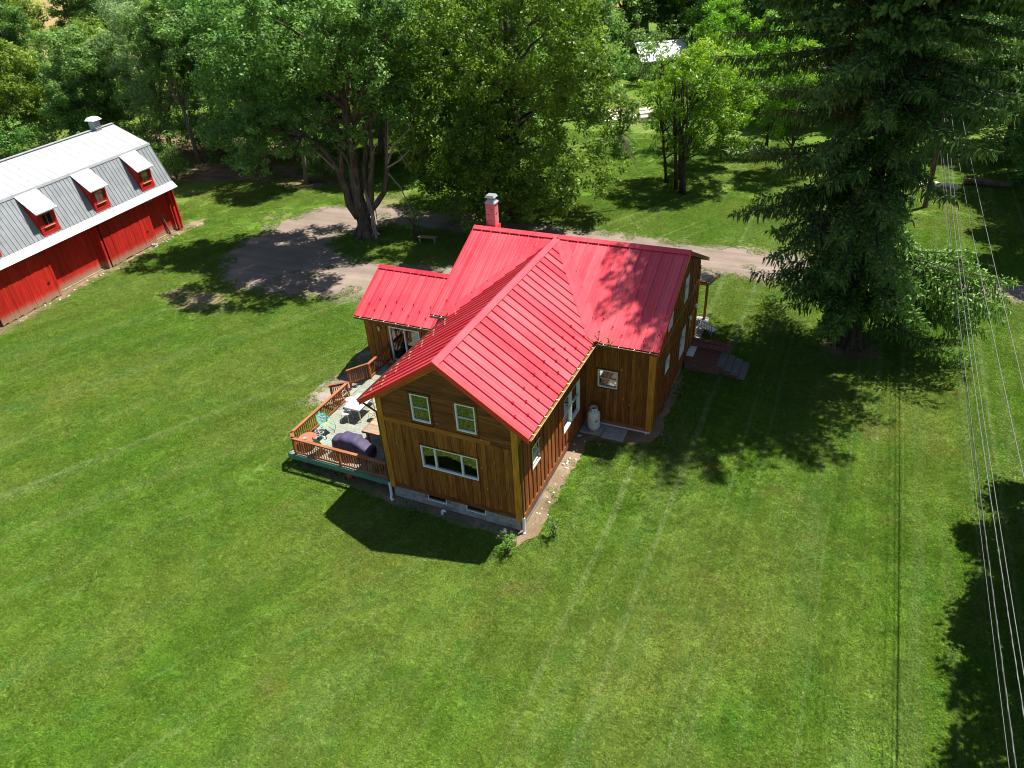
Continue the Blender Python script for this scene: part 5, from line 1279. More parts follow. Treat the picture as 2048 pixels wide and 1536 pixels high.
# trees whose trunks show behind the barn
put(P_C, ground(400, 325), .3, .92, 'slender tree with bare leaning trunk nearest the barn roof corner', 'tree', 'wood edge trees')
put(P_C, ground(535, 342), 2.0, 1.0, 'slender tree with pale leaning trunk beside the brush pile', 'tree', 'wood edge trees')
put(P_C, ground(615, 367), 4.1, .86, 'slender tree with pale trunk left of the huge old maple', 'tree', 'wood edge trees')
put(P_A, ground(640, 322), 5.2, .95, 'tree with upright trunk behind the maple by a patch of orange soil', 'tree', 'wood edge trees')
put(P_C, ground(460, 300), 3.3, .95, 'slim dark trunked tree deep in shade behind the brush pile', 'tree', 'wood edge trees')
BGT = [
 (P_B,-13,103,.6,1.15,'tall ash rising directly behind the white roofed shed'),(P_A2,-20,100,1.9,1.1,'dark maple left of the white roofed shed'),(P_F,-7.5,97,3.0,1.25,'locust just behind the right end of the white shed'),(P_A2,-14,122,4.2,1.2,'far maple closing the gap above the white shed'),(P_B,0,128,2.2,1.2,'far ash at the top edge right of the white shed'),(P_A,-24,128,2.6,1.2,'far tree at the top edge left of the white shed'),
 (P_A2,28.5,63,1.2,.9,'dark maple behind the power lines beyond the long log'),(P_B,36.5,55,.5,1.0,'sunlit tree at the right edge above the shady maple'),(P_A2,24,74,5.0,1.0,'dark maple directly behind the top of the utility pole'),
 (P_E,-90,40,.2,1.25,'broad yellow green tree at the far left picture edge'),(P_A,-80,42,1.7,.95,'dark green tree at the left edge behind the barn ridge'),(P_E,-98,56,2.9,1.3,'bright tree in front of the stubble field'),
 (P_A,-88,62,4.9,1.05,'dark tree against the stubble field'),(P_B,-77,68,.8,1.1,'pale ash against the stubble field'),(P_A2,-104,78,3.3,1.2,'far maple at the edge of the stubble field'),(P_B,-92,88,5.0,1.2,'far ash beyond the stubble field edge'),(P_A,-70,92,2.2,1.25,'tall far tree at the top left'),
 (P_A2,-50,70,1.1,1.2,'third row maple over the willow'),(P_A,-38,74,3.7,1.2,'third row tree above the old maple'),(P_A2,-120,64,2.3,1.3,'outermost tree at the top left corner'),
 (P_B,4,100,2.2,1.15,'tall pale tree behind the locust grove top'),
 (P_F,1.5,84,.6,1.2,'bright locust behind the locust grove'),
 (P_F,10.5,50,1.6,.9,'bright young locust showing through the spruce'),
 (P_B,16,72,3.0,.9,'sunlit ash showing between the spruce boughs'),
 (P_A2,-19,72,5.3,1.05,'maple behind the right shoulder of the dense ash'),
 (P_A2,-3,104,4.6,1.15,'dark tree above the white roofed shed'),
 (P_B,-27,76,.3,1.1,'pale tree behind the gap between maple and ash'),
 (P_F,22,78,2.0,1.1,'feathery tree behind the utility pole'),
 (P_A,-67,74,4.0,.9,'dark tree in the third row behind the barn'),
 (P_E,-72,36,.5,1.0,'yellow green tree at the far left edge behind the barn'),
 (P_E,-66,42,1.9,1.06,'second yellow green tree behind the barn ridge'),
 (P_A2,-60,37,2.2,.80,'dark rounded tree rising behind the barn cupola'),
 (P_D,-54,40,.9,1.0,'grey green willow above the right end of the barn roof'),
 (P_D,-46,45,2.9,1.1,'tall grey green willow between the barn and the brush pile'),
 (P_D,-37,46,1.1,1.05,'pale grey green willow showing bare twigs left of the old maple'),
 (P_D,-41.5,41,4.0,.95,'pale grey green willow with silvery leaves behind the slender trees'),
 (P_A,-30,46,3.0,1.08,'dark tree directly behind the crown of the huge old maple'),
 (P_A2,-24,44,5.1,1.1,'broad maple between the old maple and the dense ash'),
 (P_B,-19,50,1.0,1.1,'yellow green tree behind the left shoulder of the dense ash'),
 (P_A,-62,55,2.5,1.05,'second row dark tree behind the barn'),
 (P_A2,-52,58,.7,1.12,'second row maple seen over the slender trees'),
 (P_B,-43,60,4.4,1.15,'second row yellow green tree at the top of the picture'),
 (P_B,-33,62,2.6,1.1,'second row yellow green tree behind the willow'),
 (P_A2,-23,64,1.6,1.12,'second row maple behind the old maple crown'),
 (P_E,-84,44,3.9,1.0,'low yellow green tree at the left picture edge by the straw field'),
 (P_E,-78,52,5.5,1.0,'bright low tree in front of the straw field'),
 (P_A,-72,62,1.2,.85,'dark tree at the edge of the straw field'),
 (P_B,-21,80,.4,1.12,'tall ash left of the white roofed shed'),
 (P_A2,-22,88,3.6,1.1,'far maple behind the dense ash crown'),
 (P_B,-1,92,2.1,1.1,'yellow green tree right of the white roofed shed'),
 (P_A2,5,78,4.4,1.0,'dark trunked maple on the lawn behind the locust grove'),
 (P_A,10,70,.2,.95,'dark tree between the locust grove and the big spruce'),
 (P_B,13,88,5.0,1.0,'pale green tree behind the spruce top'),
 (P_A2,20,100,1.4,1.1,'far dark tree right of the spruce top'),
 (P_F,7.5,58,2.7,1.0,'light green locust behind the left boughs of the spruce'),
 (P_F,4.2,52,5.9,.85,'small bright locust right of the locust grove'),
 (P_F,-.6,72,1.3,1.0,'feathery locust at the right of the white roofed shed'),
 (P_A2,31.2,52.5,2.4,.95,'dark low branched tree at the right edge behind the long log'),
 (P_A2,33.0,43.5,.6,1.0,'shady maple just inside the right picture edge by the road'),
 (P_A,36,66,3.1,.95,'tree at the upper right corner behind the power lines'),
 (P_B,29,86,4.7,1.05,'sunlit ash at the top right behind the spruce'),
 (P_A2,41,84,1.0,1.1,'dark tree at the top right corner'),
 (P_A,-8,112,2.0,1.1,'far tree behind the white roofed shed'),
 (P_A2,7,118,4.0,1.1,'far tree at the top edge right of the shed'),
 (P_A,-32,104,.0,1.15,'far tree at the top edge behind the dense ash'),
 (P_B,-46,84,1.0,1.12,'far yellow green tree at the top edge'),
 (P_A,-58,76,2.0,1.05,'far dark tree at the top edge behind the second row')]
for src, x, y, rz, sc, lb in BGT: put(src, (x, y, 0), rz, sc, lb, 'tree', 'background trees')
put(P_FM, (3.1, 44.6, 0), .8, 1.0, 'bright green clump of thin stemmed locusts across the drive', 'tree')
BU_ = [(-46.5,33.2,1.0,.9,'bush at the barn end by the leaf litter'),(-42.6,39,2.,1.0,'bush behind the brush pile'),(-51,36,.4,1.1,'bush in the shade behind the barn roof'),(-57,34.5,3,1.15,'bush rising behind the barn cupola'),
 (-63,33,1.4,1.2,'bush behind the middle of the barn ridge'),(-69,31.5,4,1.3,'bush behind the barn ridge near the left edge'),(-30.4,36.4,5,.55,'low weeds under the old maple limb'),(-28.5,38.2,.7,.5,'low bush right of the slender trees'),
 (-34,42,2.2,.9,'bush in front of the willow trunks'),(-25.5,47,3.3,1.2,'bush between the maple and the ash'),(-18.5,57,.2,1.2,'bush behind the ash near the stone ruin'),(-5.6,52.0,1.1,.55,'scrub in front of the pale stone ruin'),
 (-1.6,54.5,2.6,.9,'scrub right of the pale stone ruin'),(-48,41,4.4,1.2,'bush filling the gap under the wood edge'),(-54,44,2.,1.3,'bush under the dark tree by the barn'),(-61,43,5.,1.3,'bush under the second row behind the barn'),(-38,50,1.,1.3,'bush deep behind the willows'),(-29.5,51,3.,1.3,'bush deep behind the old maple'),(-24,70,.3,1.9,'large bush behind the gap left of the dense ash'),(-17,78,1.,1.8,'large bush left of the white shed'),(-15.5,92,2.,2.0,'large bush beside the far side of the white shed'),(-3.5,88,3.,1.9,'large bush right of the white shed'),(1.5,78,4.,1.7,'large bush behind the locust grove'),(5.5,88,5.,2.0,'large bush under the far maple behind the grove'),(8.5,66,.6,1.6,'bush left of the spruce across the drive'),(13,80,1.6,2.0,'large bush seen past the spruce'),
 (20,84,2.6,2.0,'large bush behind the utility pole'),(26,78,3.6,1.9,'large bush behind the power lines'),(33,70,4.6,2.0,'large bush at the upper right edge'),(30.5,58,5.6,1.7,'bush behind the long log'),(-12.6,84,1.,1.0,'bush at the left corner of the white roofed shed'),(-6.0,80.5,2.5,.9,'bush before the right end of the white roofed shed'),(29.5,50.5,1.,1.2,'bush at the right end of the long log'),(32.5,47.5,2.,1.4,'bush at the right picture edge under the shady maple')]
for x, y, rz, sc, lb in BU_: put(P_G, (x, y, 0), rz, sc, lb, 'bush', 'woodland bushes')
# trees just outside the right edge, their shade lies on the lawn
for x, y, rz, sc, lb in ((28.7,8.6,.4,.76,'leafy tree at the right edge just below the drive'),(28.1,3.6,1.3,.78,'leafy tree at the right edge shading the lawn under the wires'),(28.5,-1.4,2.1,.78,'leafy tree at the lower right edge shading the lawn'),(28.5,-6.4,3.7,.78,'leafy tree in the bottom right corner shading the lawn'),(28.6,-11.5,5.,.76,'leafy tree below the bottom right corner'),(31.2,36.6,2.2,.8,'roadside tree at the right edge shading the drive')):
    put(P_A2, (x, y, 0), rz, sc, lb, 'tree', 'trees along the right edge')
# shrubs and weeds near the house
def onlawn(x, y): return (x, y, float(gh(x, y)))
put(P_S, onlawn(6.05, -1.3), .3, 1.0, 'small leafy shrub in front of the house corner by the drain elbow', 'shrub', 'shrubs at the house corner')
put(P_S, onlawn(7.42, .2), 2.2, .92, 'small leafy shrub right of the house corner', 'shrub', 'shrubs at the house corner')
put(P_W, onlawn(7.40, 5.75), .9, 1.0, 'pale sprouting weed in shade before the propane tank slab', 'plant', 'weeds by the slabs')
put(P_W, onlawn(10.2, 6.9), 2.9, 1.15, 'weedy plant in shade off the right front corner of the house', 'plant', 'weeds by the slabs')
put(P_W, onlawn(9.9, 11.3), .2, 1.1, 'low plant in deep shade before the brick stoop', 'plant', 'weeds by the slabs')
put(P_W, onlawn(1.3, -.75), .2, 1.0, 'weed in the house shade near the left drain pipe', 'plant', 'weeds by the slabs')
put(P_S, (-14.6, 26.6, 0), 1.2, 2.0, 'bushy sapling on the grass island right of the old maple', 'shrub')
put(P_W, (6.95, 6.95, zem-.06), 1.2, .75, 'green weeds growing in the gutter at the roof valley', 'plant', 'gutter weeds')
put(P_W, (7.45, 6.95, zem-.08), 2.2, .7, 'yellowing weeds growing in the gutter right of the valley', 'plant', 'gutter weeds')
put(P_W, (-.55, 6.9, zem-.06), 3.2, .6, 'dry weeds in the gutter at the left roof valley', 'plant', 'gutter weeds')
# ------------------------------------------------------------------ the spruce
def spruce():
    rg = np.random.default_rng(9); H = 34.0; t = empty('spruce_tree', (17.37, 19.9, 0)); tag(t, 'towering dark Norway spruce with drooping boughs right of the house', 'tree')
    lx, ly = -.055, -.02        # gentle lean
    ax = lambda z: Vector((lx*min(z, 16), ly*min(z, 16), z))
    def rad(z): return np.interp(z, [2, 4, 8, 13, 18, 24, 28, 31, 34], [5.0, 6.4, 7.0, 7.1, 6.8, 6.1, 4.6, 2.7, .2])
    C = {0: [], 1: []}; A = {0: [], 1: []}; S = {0: [], 1: []}; L = {0: [], 1: []}; Wd = {0: [], 1: []}; RN = {0: [], 1: []}
    def add(y_, c_, a_, l_, w_, r_):
        C[y_].append(c_); A[y_].append(a_); S[y_].append(unit(np.cross(a_, rg.normal(size=a_.shape)))); L[y_].append(l_); Wd[y_].append(w_); RN[y_].append(np.clip(r_, 0, 1))
    br = MB(); z = 2.4; d0x = lambda th: math.cos(th+.5)
    while z < 33.4:
        nb = (11 if z < 7 else 7) if z < 26 else 5
        for k in range(nb):
            th = rg.uniform(0, 2*PI) if k < 7 else .456+rg.uniform(-1.0, .45); Lb = rad(z)*(rg.uniform(.75, 1.12) if k % 2 else rg.uniform(.35, .8))
            if z < 6 and d0x(th) < .2: Lb *= rg.uniform(.75, 1.05)
            if z < 7 and d0x(th) >= .2: Lb = rg.uniform(4.6, 6.8)
            rgt = .898*math.cos(th)+.44*math.sin(th); fwd = -.44*math.cos(th)+.898*math.sin(th)
            if rgt > .2 and 5.8 < z < 13.0: Lb = min(Lb, rg.uniform(1.3, 2.2))
            if fwd < -.4 and z < 3.6: Lb = min(Lb, rg.uniform(1.2, 2.8)) if rgt < .5 else Lb
            d = np.array([math.cos(th), math.sin(th), 0]); sd = np.array([-d[1], d[0], 0]); o0 = np.array(ax(z))
            drp = rg.uniform(.16, .34) if z < 22 else rg.uniform(-.1, .12)
            n = max(6, int(Lb/.17)); pts = []
            for i in range(n+1):
                q = i/n; h = Lb*(.10*q-drp*1.5*q**1.6+drp*.75*q**3.2)
                pts.append(o0+d*Lb*q+np.array([0, 0, h])+sd*math.sin(q*2+th)*.12*Lb*q*.4)
            br.tube(pts[::max(1, n//5)]+[pts[-1]], [max(.010, .05*(1-j/7.)) for j in range(len(pts[::max(1, n//5)])+1)], 5, cap=False)
            sunny = 1 if (math.cos(th-math.atan2(SUN.y, SUN.x)) > .35 and rg.random() < .5) or (z < 9 and d[0] > .3 and rg.random() < .8) else 0  # sunward and lower right boughs take the needles coloured as sunlit
            for i in range(1, n+1):
                q = i/n
                if q < .18: continue
                p = pts[i]; wtw = (1.15*(1-.6*q))*min(1, q*3)
                for s in (-1, 1):
                    if rg.random() < .08: continue
                    tw = unit(d*rg.uniform(.35, .8)+sd*s+np.array([0, 0, rg.uniform(-.35, .0)])); lt = wtw*rg.uniform(.55, 1.1)
                    m = max(3, int(lt/.10)); fr_ = (np.arange(m)+.6)/m
                    cc = p+tw*(lt*fr_)[:, None]; cc[:, 2] -= .10*fr_**2
                    hl = rg.uniform(.16, .46, m)*(1.15 if z < 16 else .85); dn_ = unit(np.stack([rg.normal(0, .25, m), rg.normal(0, .25, m), -np.ones(m)], 1)+tw*.5)
                    add(sunny, cc+dn_*(hl*.45)[:, None], dn_, hl, rg.uniform(.055, .10, m)*(2.4 if z > 17 else 1.15), .16+.40*q+rg.normal(0, .14, m))  # needles of the unseen crown top widened in shape to cast solid shade
                    k2 = max(2, int(m*.9)); f2 = rg.random(k2); c2 = p+tw*(lt*f2)[:, None]; l2 = rg.uniform(.14, .32, k2)
                    d2 = unit(tw*rg.uniform(.3, 1., (k2, 1))+sd*s*.3+rg.normal(0, .45, (k2, 3))+np.array([0, 0, .18]))
                    add(sunny, c2+d2*(l2*.4)[:, None], d2, l2, rg.uniform(.055, .10, k2)*(2.4 if z > 17 else 1.15), .36+.4*q+rg.normal(0, .16, k2))
            # tip
            add(sunny, (pts[-1]+d*.1)[None], d[None], np.array([.4]), np.array([.09]), np.array([.9]))
        z += .42 if z < 24 else .36
    for k, nm, m in ((0, 'crown', 'leaf_spruce'), (1, 'sunlit_foliage', 'leaf_spruce_lit')):
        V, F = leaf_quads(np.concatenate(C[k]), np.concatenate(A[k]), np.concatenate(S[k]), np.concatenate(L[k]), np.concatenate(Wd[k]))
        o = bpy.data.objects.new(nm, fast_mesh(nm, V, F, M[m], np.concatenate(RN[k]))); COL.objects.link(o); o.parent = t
    mb = MB(); mb.tube([ax(q) for q in (-.2, .5, 2, 6, 12, 18, 27, 33.8)], [.75, .52, .44, .38, .3, .22, .11, .02], 12)
    for k in range(6):
        a = 2*PI*k/6+.3; mb.tube([(.35*math.cos(a), .35*math.sin(a), .5), (.7*math.cos(a), .7*math.sin(a), .1), (1.2*math.cos(a), 1.2*math.sin(a), -.1)], [.2, .15, .04], 6)
    mb.build('trunk', M['bark_dark'], t, smooth=True, local=True); br.build('bough', M['bark_dark'], t, local=True)
spruce()
# ------------------------------------------------------------------ pole and wires
PX, PY = 21.45, 43.9
pole = tag(empty('utility_pole', (PX, PY, 0)), 'leaning brown wooden utility pole across the drive behind the spruce', 'utility pole')
mb = MB(); mb.tube([(0, 0, -.3), (-.12, 0, 3), (-.28, 0, 7), (-.45, 0, 11.4)], [.19, .175, .155, .125], 12); mb.build('shaft', M['polewood'], pole, local=True)
mb = MB(); mb.box(-1.5, .7, -.06, .06, 10.6, 10.72); ca = mb.build('crossarm', M['polewood'], pole, local=True)
for x in (-1.35, -.9, .5): mb = MB(); mb.lathe([(.0, 10.72), (.05, 10.73), (.06, 10.8), (.03, 10.86), (.0, 10.88)], x, 0, 8); mb.build('insulator', M['zinc'], ca, local=True)
mb = MB(); mb.lathe([(.0, 8.2), (.2, 8.2), (.22, 8.3), (.22, 9.0), (.18, 9.1), (.0, 9.12)], .12, .28, 12); mb.build('transformer', M['zinc'], pole, local=True)
M['wire'] = plain('aluminium_wire', (.15, .15, .16), .5, .4, .0, var=.1, sc=2)
M['cable'] = plain('black_cable', (.05, .05, .055), .5, .4)
def wire(x0, x1, za, zm, zb, r, m, label, kn=True):
    pts = []; ya, yb = PY, -34.0; n = 40
    for i in range(n+1):
        t = i/n; pts.append((x0+(x1-x0)*t, ya+(yb-ya)*t, (za*(1-t)+zb*t)-4*((za+zb)/2-zm)*t*(1-t)))
    o = MB(); o.tube(pts, r, 6); o = o.build('overhead_wire', M[m], None, smooth=True); tag(o, label, 'wire', 'overhead wires'); return pts
wire(20.60, 20.95, 10.9, 10.1, 11.0, .010, 'wire', 'right hand high power wire leaving the picture at the right edge')
wire(20.10, 20.80, 10.9, 9.75, 11.0, .010, 'wire', 'left hand high power wire next to the topmost one')
wire(21.10, 21.46, 7.7, 6.0, 7.6, .010, 'wire', 'rightmost of the low wires nearest the camera')
pt = wire(21.10, 21.62, 7.0, 5.4, 6.9, .011, 'wire', 'twisted service cable in the middle of the low wires')
pt2 = wire(21.15, 21.50, 6.0, 4.75, 5.9, .018, 'cable', 'thick telephone cable among the low wires')
wire(21.12, 21.40, 5.6, 4.6, 5.5, .007, 'wire', 'thinnest leftmost low wire')
mb = MB()      # lashed second conductor twisting round the service cable
hel = []
for i in range(len(pt)-1):
    for k in range(14):
        t = k/14; p = Vector(pt[i]).lerp(Vector(pt[i+1]), t); a = (i*14+k)*.9; hel.append(p+Vector((math.cos(a)*.010, 0, math.sin(a)*.010)))
o = MB(); o.tube(hel, .007, 5); o = o.build('overhead_wire', M['wire'], None); tag(o, 'second strand wound round the twisted service cable', 'wire', 'overhead wires')
hel = []
for i in range(len(pt2)-1):
    for k in range(10):
        t = k/10; p = Vector(pt2[i]).lerp(Vector(pt2[i+1]), t); a = (i*10+k)*1.1; hel.append(p+Vector((math.cos(a)*.012, 0, math.sin(a)*.012+.010)))
o = MB(); o.tube(hel, .007, 5); o = o.build('overhead_wire', M['wire'], None); tag(o, 'bright lashing wire along the thick telephone cable', 'wire', 'overhead wires')
# ------------------------------------------------------------------ small things across the site
q = ground(1965, 372)
l = tag(empty('fallen_log', (q.x, q.y, 0), -.05), 'long weathered log lying on the grass at the right behind the pole', 'log')
mb = MB(); mb.tube([(-1.4, 0, .27), (-.5, .03, .29), (.6, 0, .28), (1.9, .03, .26)], [.26, .28, .27, .25], 12); mb.build('bole', M['bark'], l, local=True)
mb = MB(); mb.lathe([(.0, 0), (.24, 0), (.24, .012), (.0, .012)], 0, 0, 14); mb.v = [(-1.4-z, x, y+.27) for x, y, z in mb.v]; mb.build('cut_end', M['pale_wood'], l, local=True)
for i, (px, py) in enumerate(((1838, 372), (1848, 368), (1866, 369), (1875, 374), (1893, 373), (1908, 376))):
    q = ground(px, py); bm = MB(); rr = random.Random(i)
    pts = [(rr.uniform(.8, 1.1)*math.cos(a)*(.34+.1*(i % 3)), rr.uniform(.8, 1.1)*math.sin(a)*.25, z) for z in (0, .16, .26) for a in [k*PI/3 for k in range(6)]]
    fs = [(r*6+k, r*6+(k+1) % 6, (r+1)*6+(k+1) % 6, (r+1)*6+k) for r in range(2) for k in range(6)]+[tuple(range(12, 18))]
    pts = [(x*(1 if z < .2 else .6), y*(1 if z < .2 else .6), z) for x, y, z in pts]
    o = bm.add(pts, fs).build('field_stone', M['limestone'], None); o.location = (q.x, q.y, 0)
    tag(o, ['leftmost', 'second from the left', 'third from the left', 'third from the right', 'second from the right', 'rightmost'][i]+' pale stone in the orange soil row by the pole', 'stone', 'stones by the pole')
sheet('orange_soil', [rough_loop([ground(a, b)[:2] for a, b in ((1815,374),(1860,371),(1930,374),(1930,379),(1880,381),(1815,379))], .3, .08, 44)], .012, gravel((.34, .15, .07), (.45, .24, .12), 'orange_soil'))
sheet('orange_soil', [rough_loop([ground(a, b)[:2] for a, b in ((612,312),(640,308),(662,312),(640,318))], .3, .1, 45)], .016, gravel((.36, .17, .08), (.48, .26, .13), 'orange_soil_patch'))
b = tag(empty('garden_bench', (-13.1, 26.0, 0), .15), 'small rustic wooden bench on the grass island beside the drive', 'bench')
mb = MB(); mb.box(-.75, .75, -.02, .16, .43, .48); mb.build('seat', M['pale_wood'], b, local=True)
mb = MB(); mb.box(-.75, .75, -.22, -.05, .43, .48); mb.build('seat', M['pale_wood'], b, local=True)
for s in (-.6, .6): mb = MB(); mb.box(s-.05, s+.05, -.2, .14, 0, .43); mb.build('leg', M['dead'], b, local=True)
# stone ruin beyond the ash
q = ground(1255, 238); ru = tag(empty('stone_ruin', (q.x, q.y, 0), .35), 'pale broken concrete and stone foundation in the sun beyond the ash tree', 'ruin')
rr = random.Random(3)
for i in range(16):
    a = (i % 5)*1.5-3.2+rr.uniform(-.2, .2); c = (i//5)*1.6-2.2+rr.uniform(-.25, .25); h = rr.uniform(.3, .75)
    mb = MB(); w_, d_ = rr.uniform(.9, 1.5), rr.uniform(.8, 1.4); tl = rr.uniform(-.12, .12)
    mb.hexa([(a, c, 0), (a+w_, c, 0), (a+w_, c+d_, 0), (a, c+d_, 0), (a+.05, c+.04, h), (a+w_-.06, c+.05, h+tl), (a+w_-.04, c+d_-.05, h+tl), (a+.06, c+d_-.06, h)]); mb.build('slab', M['limestone'], ru, local=True)
mb = MB(); mb.tube([(-2.8, -1.2, .95), (-1.0, .1, 1.0), (1.6, 1.4, 1.1)], [.17, .15, .1], 8); mb.build('beam', M['dead'], ru, local=True)
# brush pile and stump
q = ground(505, 328); bp_ = tag(empty('brush_pile', (q.x, q.y, 0)), 'tangled heap of cut branches among the trees behind the barn', 'brush pile')
for k in range(70):
    rr = random.Random(k); c = Vector((rr.gauss(0, .9), rr.gauss(0, .6), abs(rr.gauss(.0, .55))+.08)); a = rr.uniform(0, PI); d = Vector((math.cos(a), math.sin(a), rr.uniform(-.35, .35)))*rr.uniform(.4, 1.1)
    mb = MB(); c.z = max(c.z, abs(d.z)+.05); mb.tube([c-d, c+Vector((0, 0, .05)), c+d], [.06, .05, .03], 5); mb.build('branch', M['dead'] if k % 3 else M['pale_wood'], bp_, local=True)
# white roofed shed far behind
q = ground(1322, 128)
sh = tag(empty('white_roofed_shed', (q.x+1.6, q.y-8.0, 0), .55), 'small distant shed with bright white roof among the trees', 'shed')
mb = MB(); mb.box(-3.2, 3.2, -3.0, 3.0, 0, 2.6); mb.build('wall', M['old_wood'], sh, local=True)
mb = MB(); mb.prism([(-3.6, -3.6, 2.35), (-3.6, 0, 4.3), (-3.6, 3.6, 2.35), (-3.6, 3.6, 2.5), (-3.6, 0, 4.45), (-3.6, -3.6, 2.5)], (7.2, 0, 0)); mb.build('roof', M['whiteroof'], sh, local=True)
mb = MB(); mb.box(-.5, .5, -3.04, -3.0, .05, 2.1); mb.build('door', M['cedar'], sh, local=True)
# loose stones along the foundations: uncounted rubble
rr = random.Random(15)
for nm, n, lb in (('foundation_rubble', 60, 'scattered small stones in the gravel under the gable wall'), ('dirt_rubble', 24, 'scattered small stones in the dirt along the right house wall'), ('barn_rubble', 46, 'scattered small stones in the dirt along the barn doors')):
    mb = MB()
    for i in range(n):
        if nm[0] == 'f': x, y = rr.uniform(.2, 6.0), rr.uniform(-.45, -.1)
        elif nm[0] == 'd': y = rr.uniform(.3, 7.0); x = 6.2+rr.uniform(.05, .55)
        else: qq = barnpt(rr.uniform(-2.8, 16.5), rr.uniform(-1.2, -.3)); x, y = qq.x, qq.y
        s_ = rr.uniform(.03, .085); z0 = float(gh(x, y))+(.04 if nm[0] == 'd' else .01)
        pts = [(s_*rr.uniform(.8, 1.3)*math.cos(k*PI/3)*(1 if z == 0 else .65)+x, s_*rr.uniform(.7, 1.1)*math.sin(k*PI/3)*(1 if z == 0 else .65)+y, z+z0) for z in (0., s_*.7) for k in range(6)]
        mb.add(pts, [(k, (k+1) % 6, 6+(k+1) % 6, 6+k) for k in range(6)]+[tuple(range(6, 12))])
    o = stuff(mb.build(nm, M['stepstone'] if nm[0] == 'f' else M['limestone'], None)); o['label'] = lb
for loc, rz, lb in (((2.55, -.28, .02), .8, 'short white pipe stub lying below the basement window'), ((5.5, -.30, .02), -.4, 'white drain elbow sticking out near the right house corner')):
    o = MB(); o.tube([(0, 0, .0), (0, 0, .18), (.03, -.06, .26), (.12, -.16, .27)], .055, 8); o = o.build('drain_elbow', M['white'], None); o.location = loc; o.rotation_euler = (0, 0, rz); tag(o, lb, 'pipe')
# ------------------------------------------------------------------ grass
def patch_mesh(seed, n, rad):
    g_ = np.random.default_rng(seed); r = rad*np.sqrt(g_.random(n)); th = g_.uniform(0, 2*PI, n)
    # tufts
    k = max(1, n//4); ti = g_.integers(0, k, n); tx = rad*np.sqrt(g_.random(k)); tth = g_.uniform(0, 2*PI, k)
    bx = tx[ti]*np.cos(tth[ti])+g_.normal(0, .03, n); by = tx[ti]*np.sin(tth[ti])+g_.normal(0, .03, n)
    a = g_.uniform(0, 2*PI, n); h = g_.uniform(.022, .055, n)*g_.choice([.7, 1., 1.25], n)[...]; wd = g_.uniform(.007, .014, n)
    ln = g_.uniform(.7, 2.0, n)*h; la = g_.uniform(0, 2*PI, n)
    B = np.stack([bx, by, np.full(n, -.005)], 1); sx = np.stack([np.cos(a), np.sin(a), np.zeros(n)], 1)*wd[:, None]
    T = B+np.stack([np.cos(la)*ln, np.sin(la)*ln, h], 1); Mi = B+np.stack([np.cos(la)*ln*.35, np.sin(la)*ln*.35, h*.65], 1)
    V = np.stack([B-sx, B+sx, Mi+sx*.9, T, Mi-sx*.9], 1).reshape(-1, 3); F = np.arange(n*5).reshape(-1, 5)
    return fast_mesh('grass_tuft', V, F, M['blade'], g_.random(n))
gcol = bpy.data.collections.new('grass_tufts')
for s_ in range(5):
    o = bpy.data.objects.new('grass_tuft_source', patch_mesh(100+s_, 620, .60)); gcol.objects.link(o)
def clover_mesh(seed, n, rad):
    g_ = np.random.default_rng(seed); k = 7; ti = g_.integers(0, k, n); kx = rad*np.sqrt(g_.random(k)); kt = g_.uniform(0, 2*PI, k)
    c = np.stack([kx[ti]*np.cos(kt[ti])+g_.normal(0, .09, n), kx[ti]*np.sin(kt[ti])+g_.normal(0, .09, n), g_.uniform(.012, .05, n)], 1)
    nm = unit(g_.normal(0, .45, (n, 3))+np.array([0, 0, 1])); a = unit(np.cross(nm, g_.normal(size=(n, 3)))); sd_ = np.cross(nm, a); l_ = g_.uniform(.02, .05, n)
    V, F = leaf_quads(c, a, sd_, l_, l_*.7); return fast_mesh('clover_tuft', V, F, M['blade'], g_.uniform(.3, .92, n))
for s_ in range(2):
    o = bpy.data.objects.new('clover_tuft_source', clover_mesh(200+s_, 330, .5)); gcol.objects.link(o)
g_ = np.random.default_rng(3)
# allowed points: jittered grid inside what the camera can see of the near lawn
xs, ys = np.meshgrid(np.arange(-40, 31, .40), np.arange(-16, 60, .40), indexing='ij')
xs = (xs+g_.uniform(-.2, .2, xs.shape)).ravel(); ys = (ys+g_.uniform(-.2, .2, ys.shape)).ravel()
def view_mask(x, y):
    d = np.stack([x-CPOS.x, y-CPOS.y, np.full_like(x, -CPOS.z)], 1); f = d@np.array(CFW); u = 1024+CF*(d@np.array(CR))/f; v = 768-CF*(d@np.array(CU))/f
    return (f > 0) & (u > -330) & (u < 2380) & (v > 180) & (v < 1760)
ok = view_mask(xs, ys)
dist = np.hypot(xs-CPOS.x, ys-CPOS.y); ok &= (dist < 62) | (g_.random(len(xs)) < .5)
for poly in (HOUSE_F, BARN_F): ok &= ~in_poly(xs, ys, poly)
for poly, e in ((DRIVE, .9), (PATH, .35)):      # grass creeps in over the edges of the gravel
    ins = in_poly(xs, ys, poly); deep = ins.copy()
    for dx, dy in ((e, 0), (-e, 0), (0, e), (0, -e)): deep &= in_poly(xs+dx, ys+dy, poly)
    ok &= ~(deep & (g_.random(len(xs)) < .988)); ok &= ~(ins & ~deep & (g_.random(len(xs)) < .55))
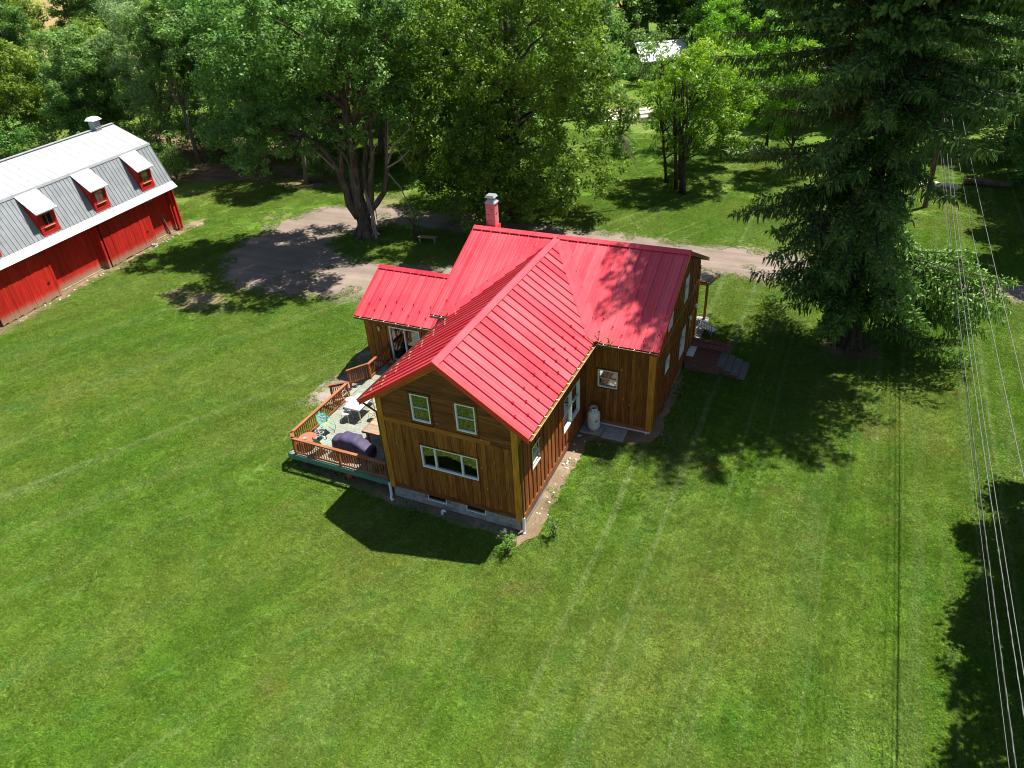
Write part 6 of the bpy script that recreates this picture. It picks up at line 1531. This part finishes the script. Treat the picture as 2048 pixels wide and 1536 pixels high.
for poly in (DECK_F, APRON, APRON2, BARN_AP): ok &= ~(in_poly(xs, ys, poly) & (g_.random(len(xs)) < .80))
ok &= ~(in_poly(xs, ys, LITTER) & (g_.random(len(xs)) < .7))
bm_ = np.zeros(len(xs))
for x, y, r, s_ in BARE: bm_ = np.maximum(bm_, s_*np.clip(1.35-np.hypot(xs-x, ys-y)/r, 0, 1))
ok &= g_.random(len(xs)) > bm_*1.25
xs, ys = xs[ok], ys[ok]
me = bpy.data.meshes.new('grass'); me.from_pydata(np.stack([xs, ys, gh(xs, ys)], 1).tolist(), [], [])
go = bpy.data.objects.new('grass', me); COL.objects.link(go); stuff(go); go['label'] = 'short mown green grass covering the lawn'
ng = bpy.data.node_groups.new('grass_scatter', 'GeometryNodeTree')
ng.interface.new_socket('Geometry', in_out='INPUT', socket_type='NodeSocketGeometry'); ng.interface.new_socket('Geometry', in_out='OUTPUT', socket_type='NodeSocketGeometry')
N = ng.nodes; gi = N.new('NodeGroupInput'); gout = N.new('NodeGroupOutput')
ci = N.new('GeometryNodeCollectionInfo'); ci.inputs[0].default_value = gcol; ci.inputs[1].default_value = True; ci.inputs[2].default_value = True
ip = N.new('GeometryNodeInstanceOnPoints'); ip.inputs['Pick Instance'].default_value = True
rv = N.new('FunctionNodeRandomValue'); rv.data_type = 'FLOAT_VECTOR'; rv.inputs[0].default_value = (0, 0, 0); rv.inputs[1].default_value = (0, 0, 6.283)
rs = N.new('FunctionNodeRandomValue'); rs.data_type = 'FLOAT'; rs.inputs[2].default_value = .75; rs.inputs[3].default_value = 1.3
ri = N.new('FunctionNodeRandomValue'); ri.data_type = 'INT'; ri.inputs[4].default_value = 0; ri.inputs[5].default_value = 6
lk = ng.links
lk.new(gi.outputs[0], ip.inputs['Points']); lk.new(ci.outputs[0], ip.inputs['Instance']); lk.new(rv.outputs[0], ip.inputs['Rotation']); lk.new(rs.outputs[1], ip.inputs['Scale']); lk.new(ri.outputs[2], ip.inputs['Instance Index']); lk.new(ip.outputs[0], gout.inputs[0])
md = go.modifiers.new('scatter', 'NODES'); md.node_group = ng
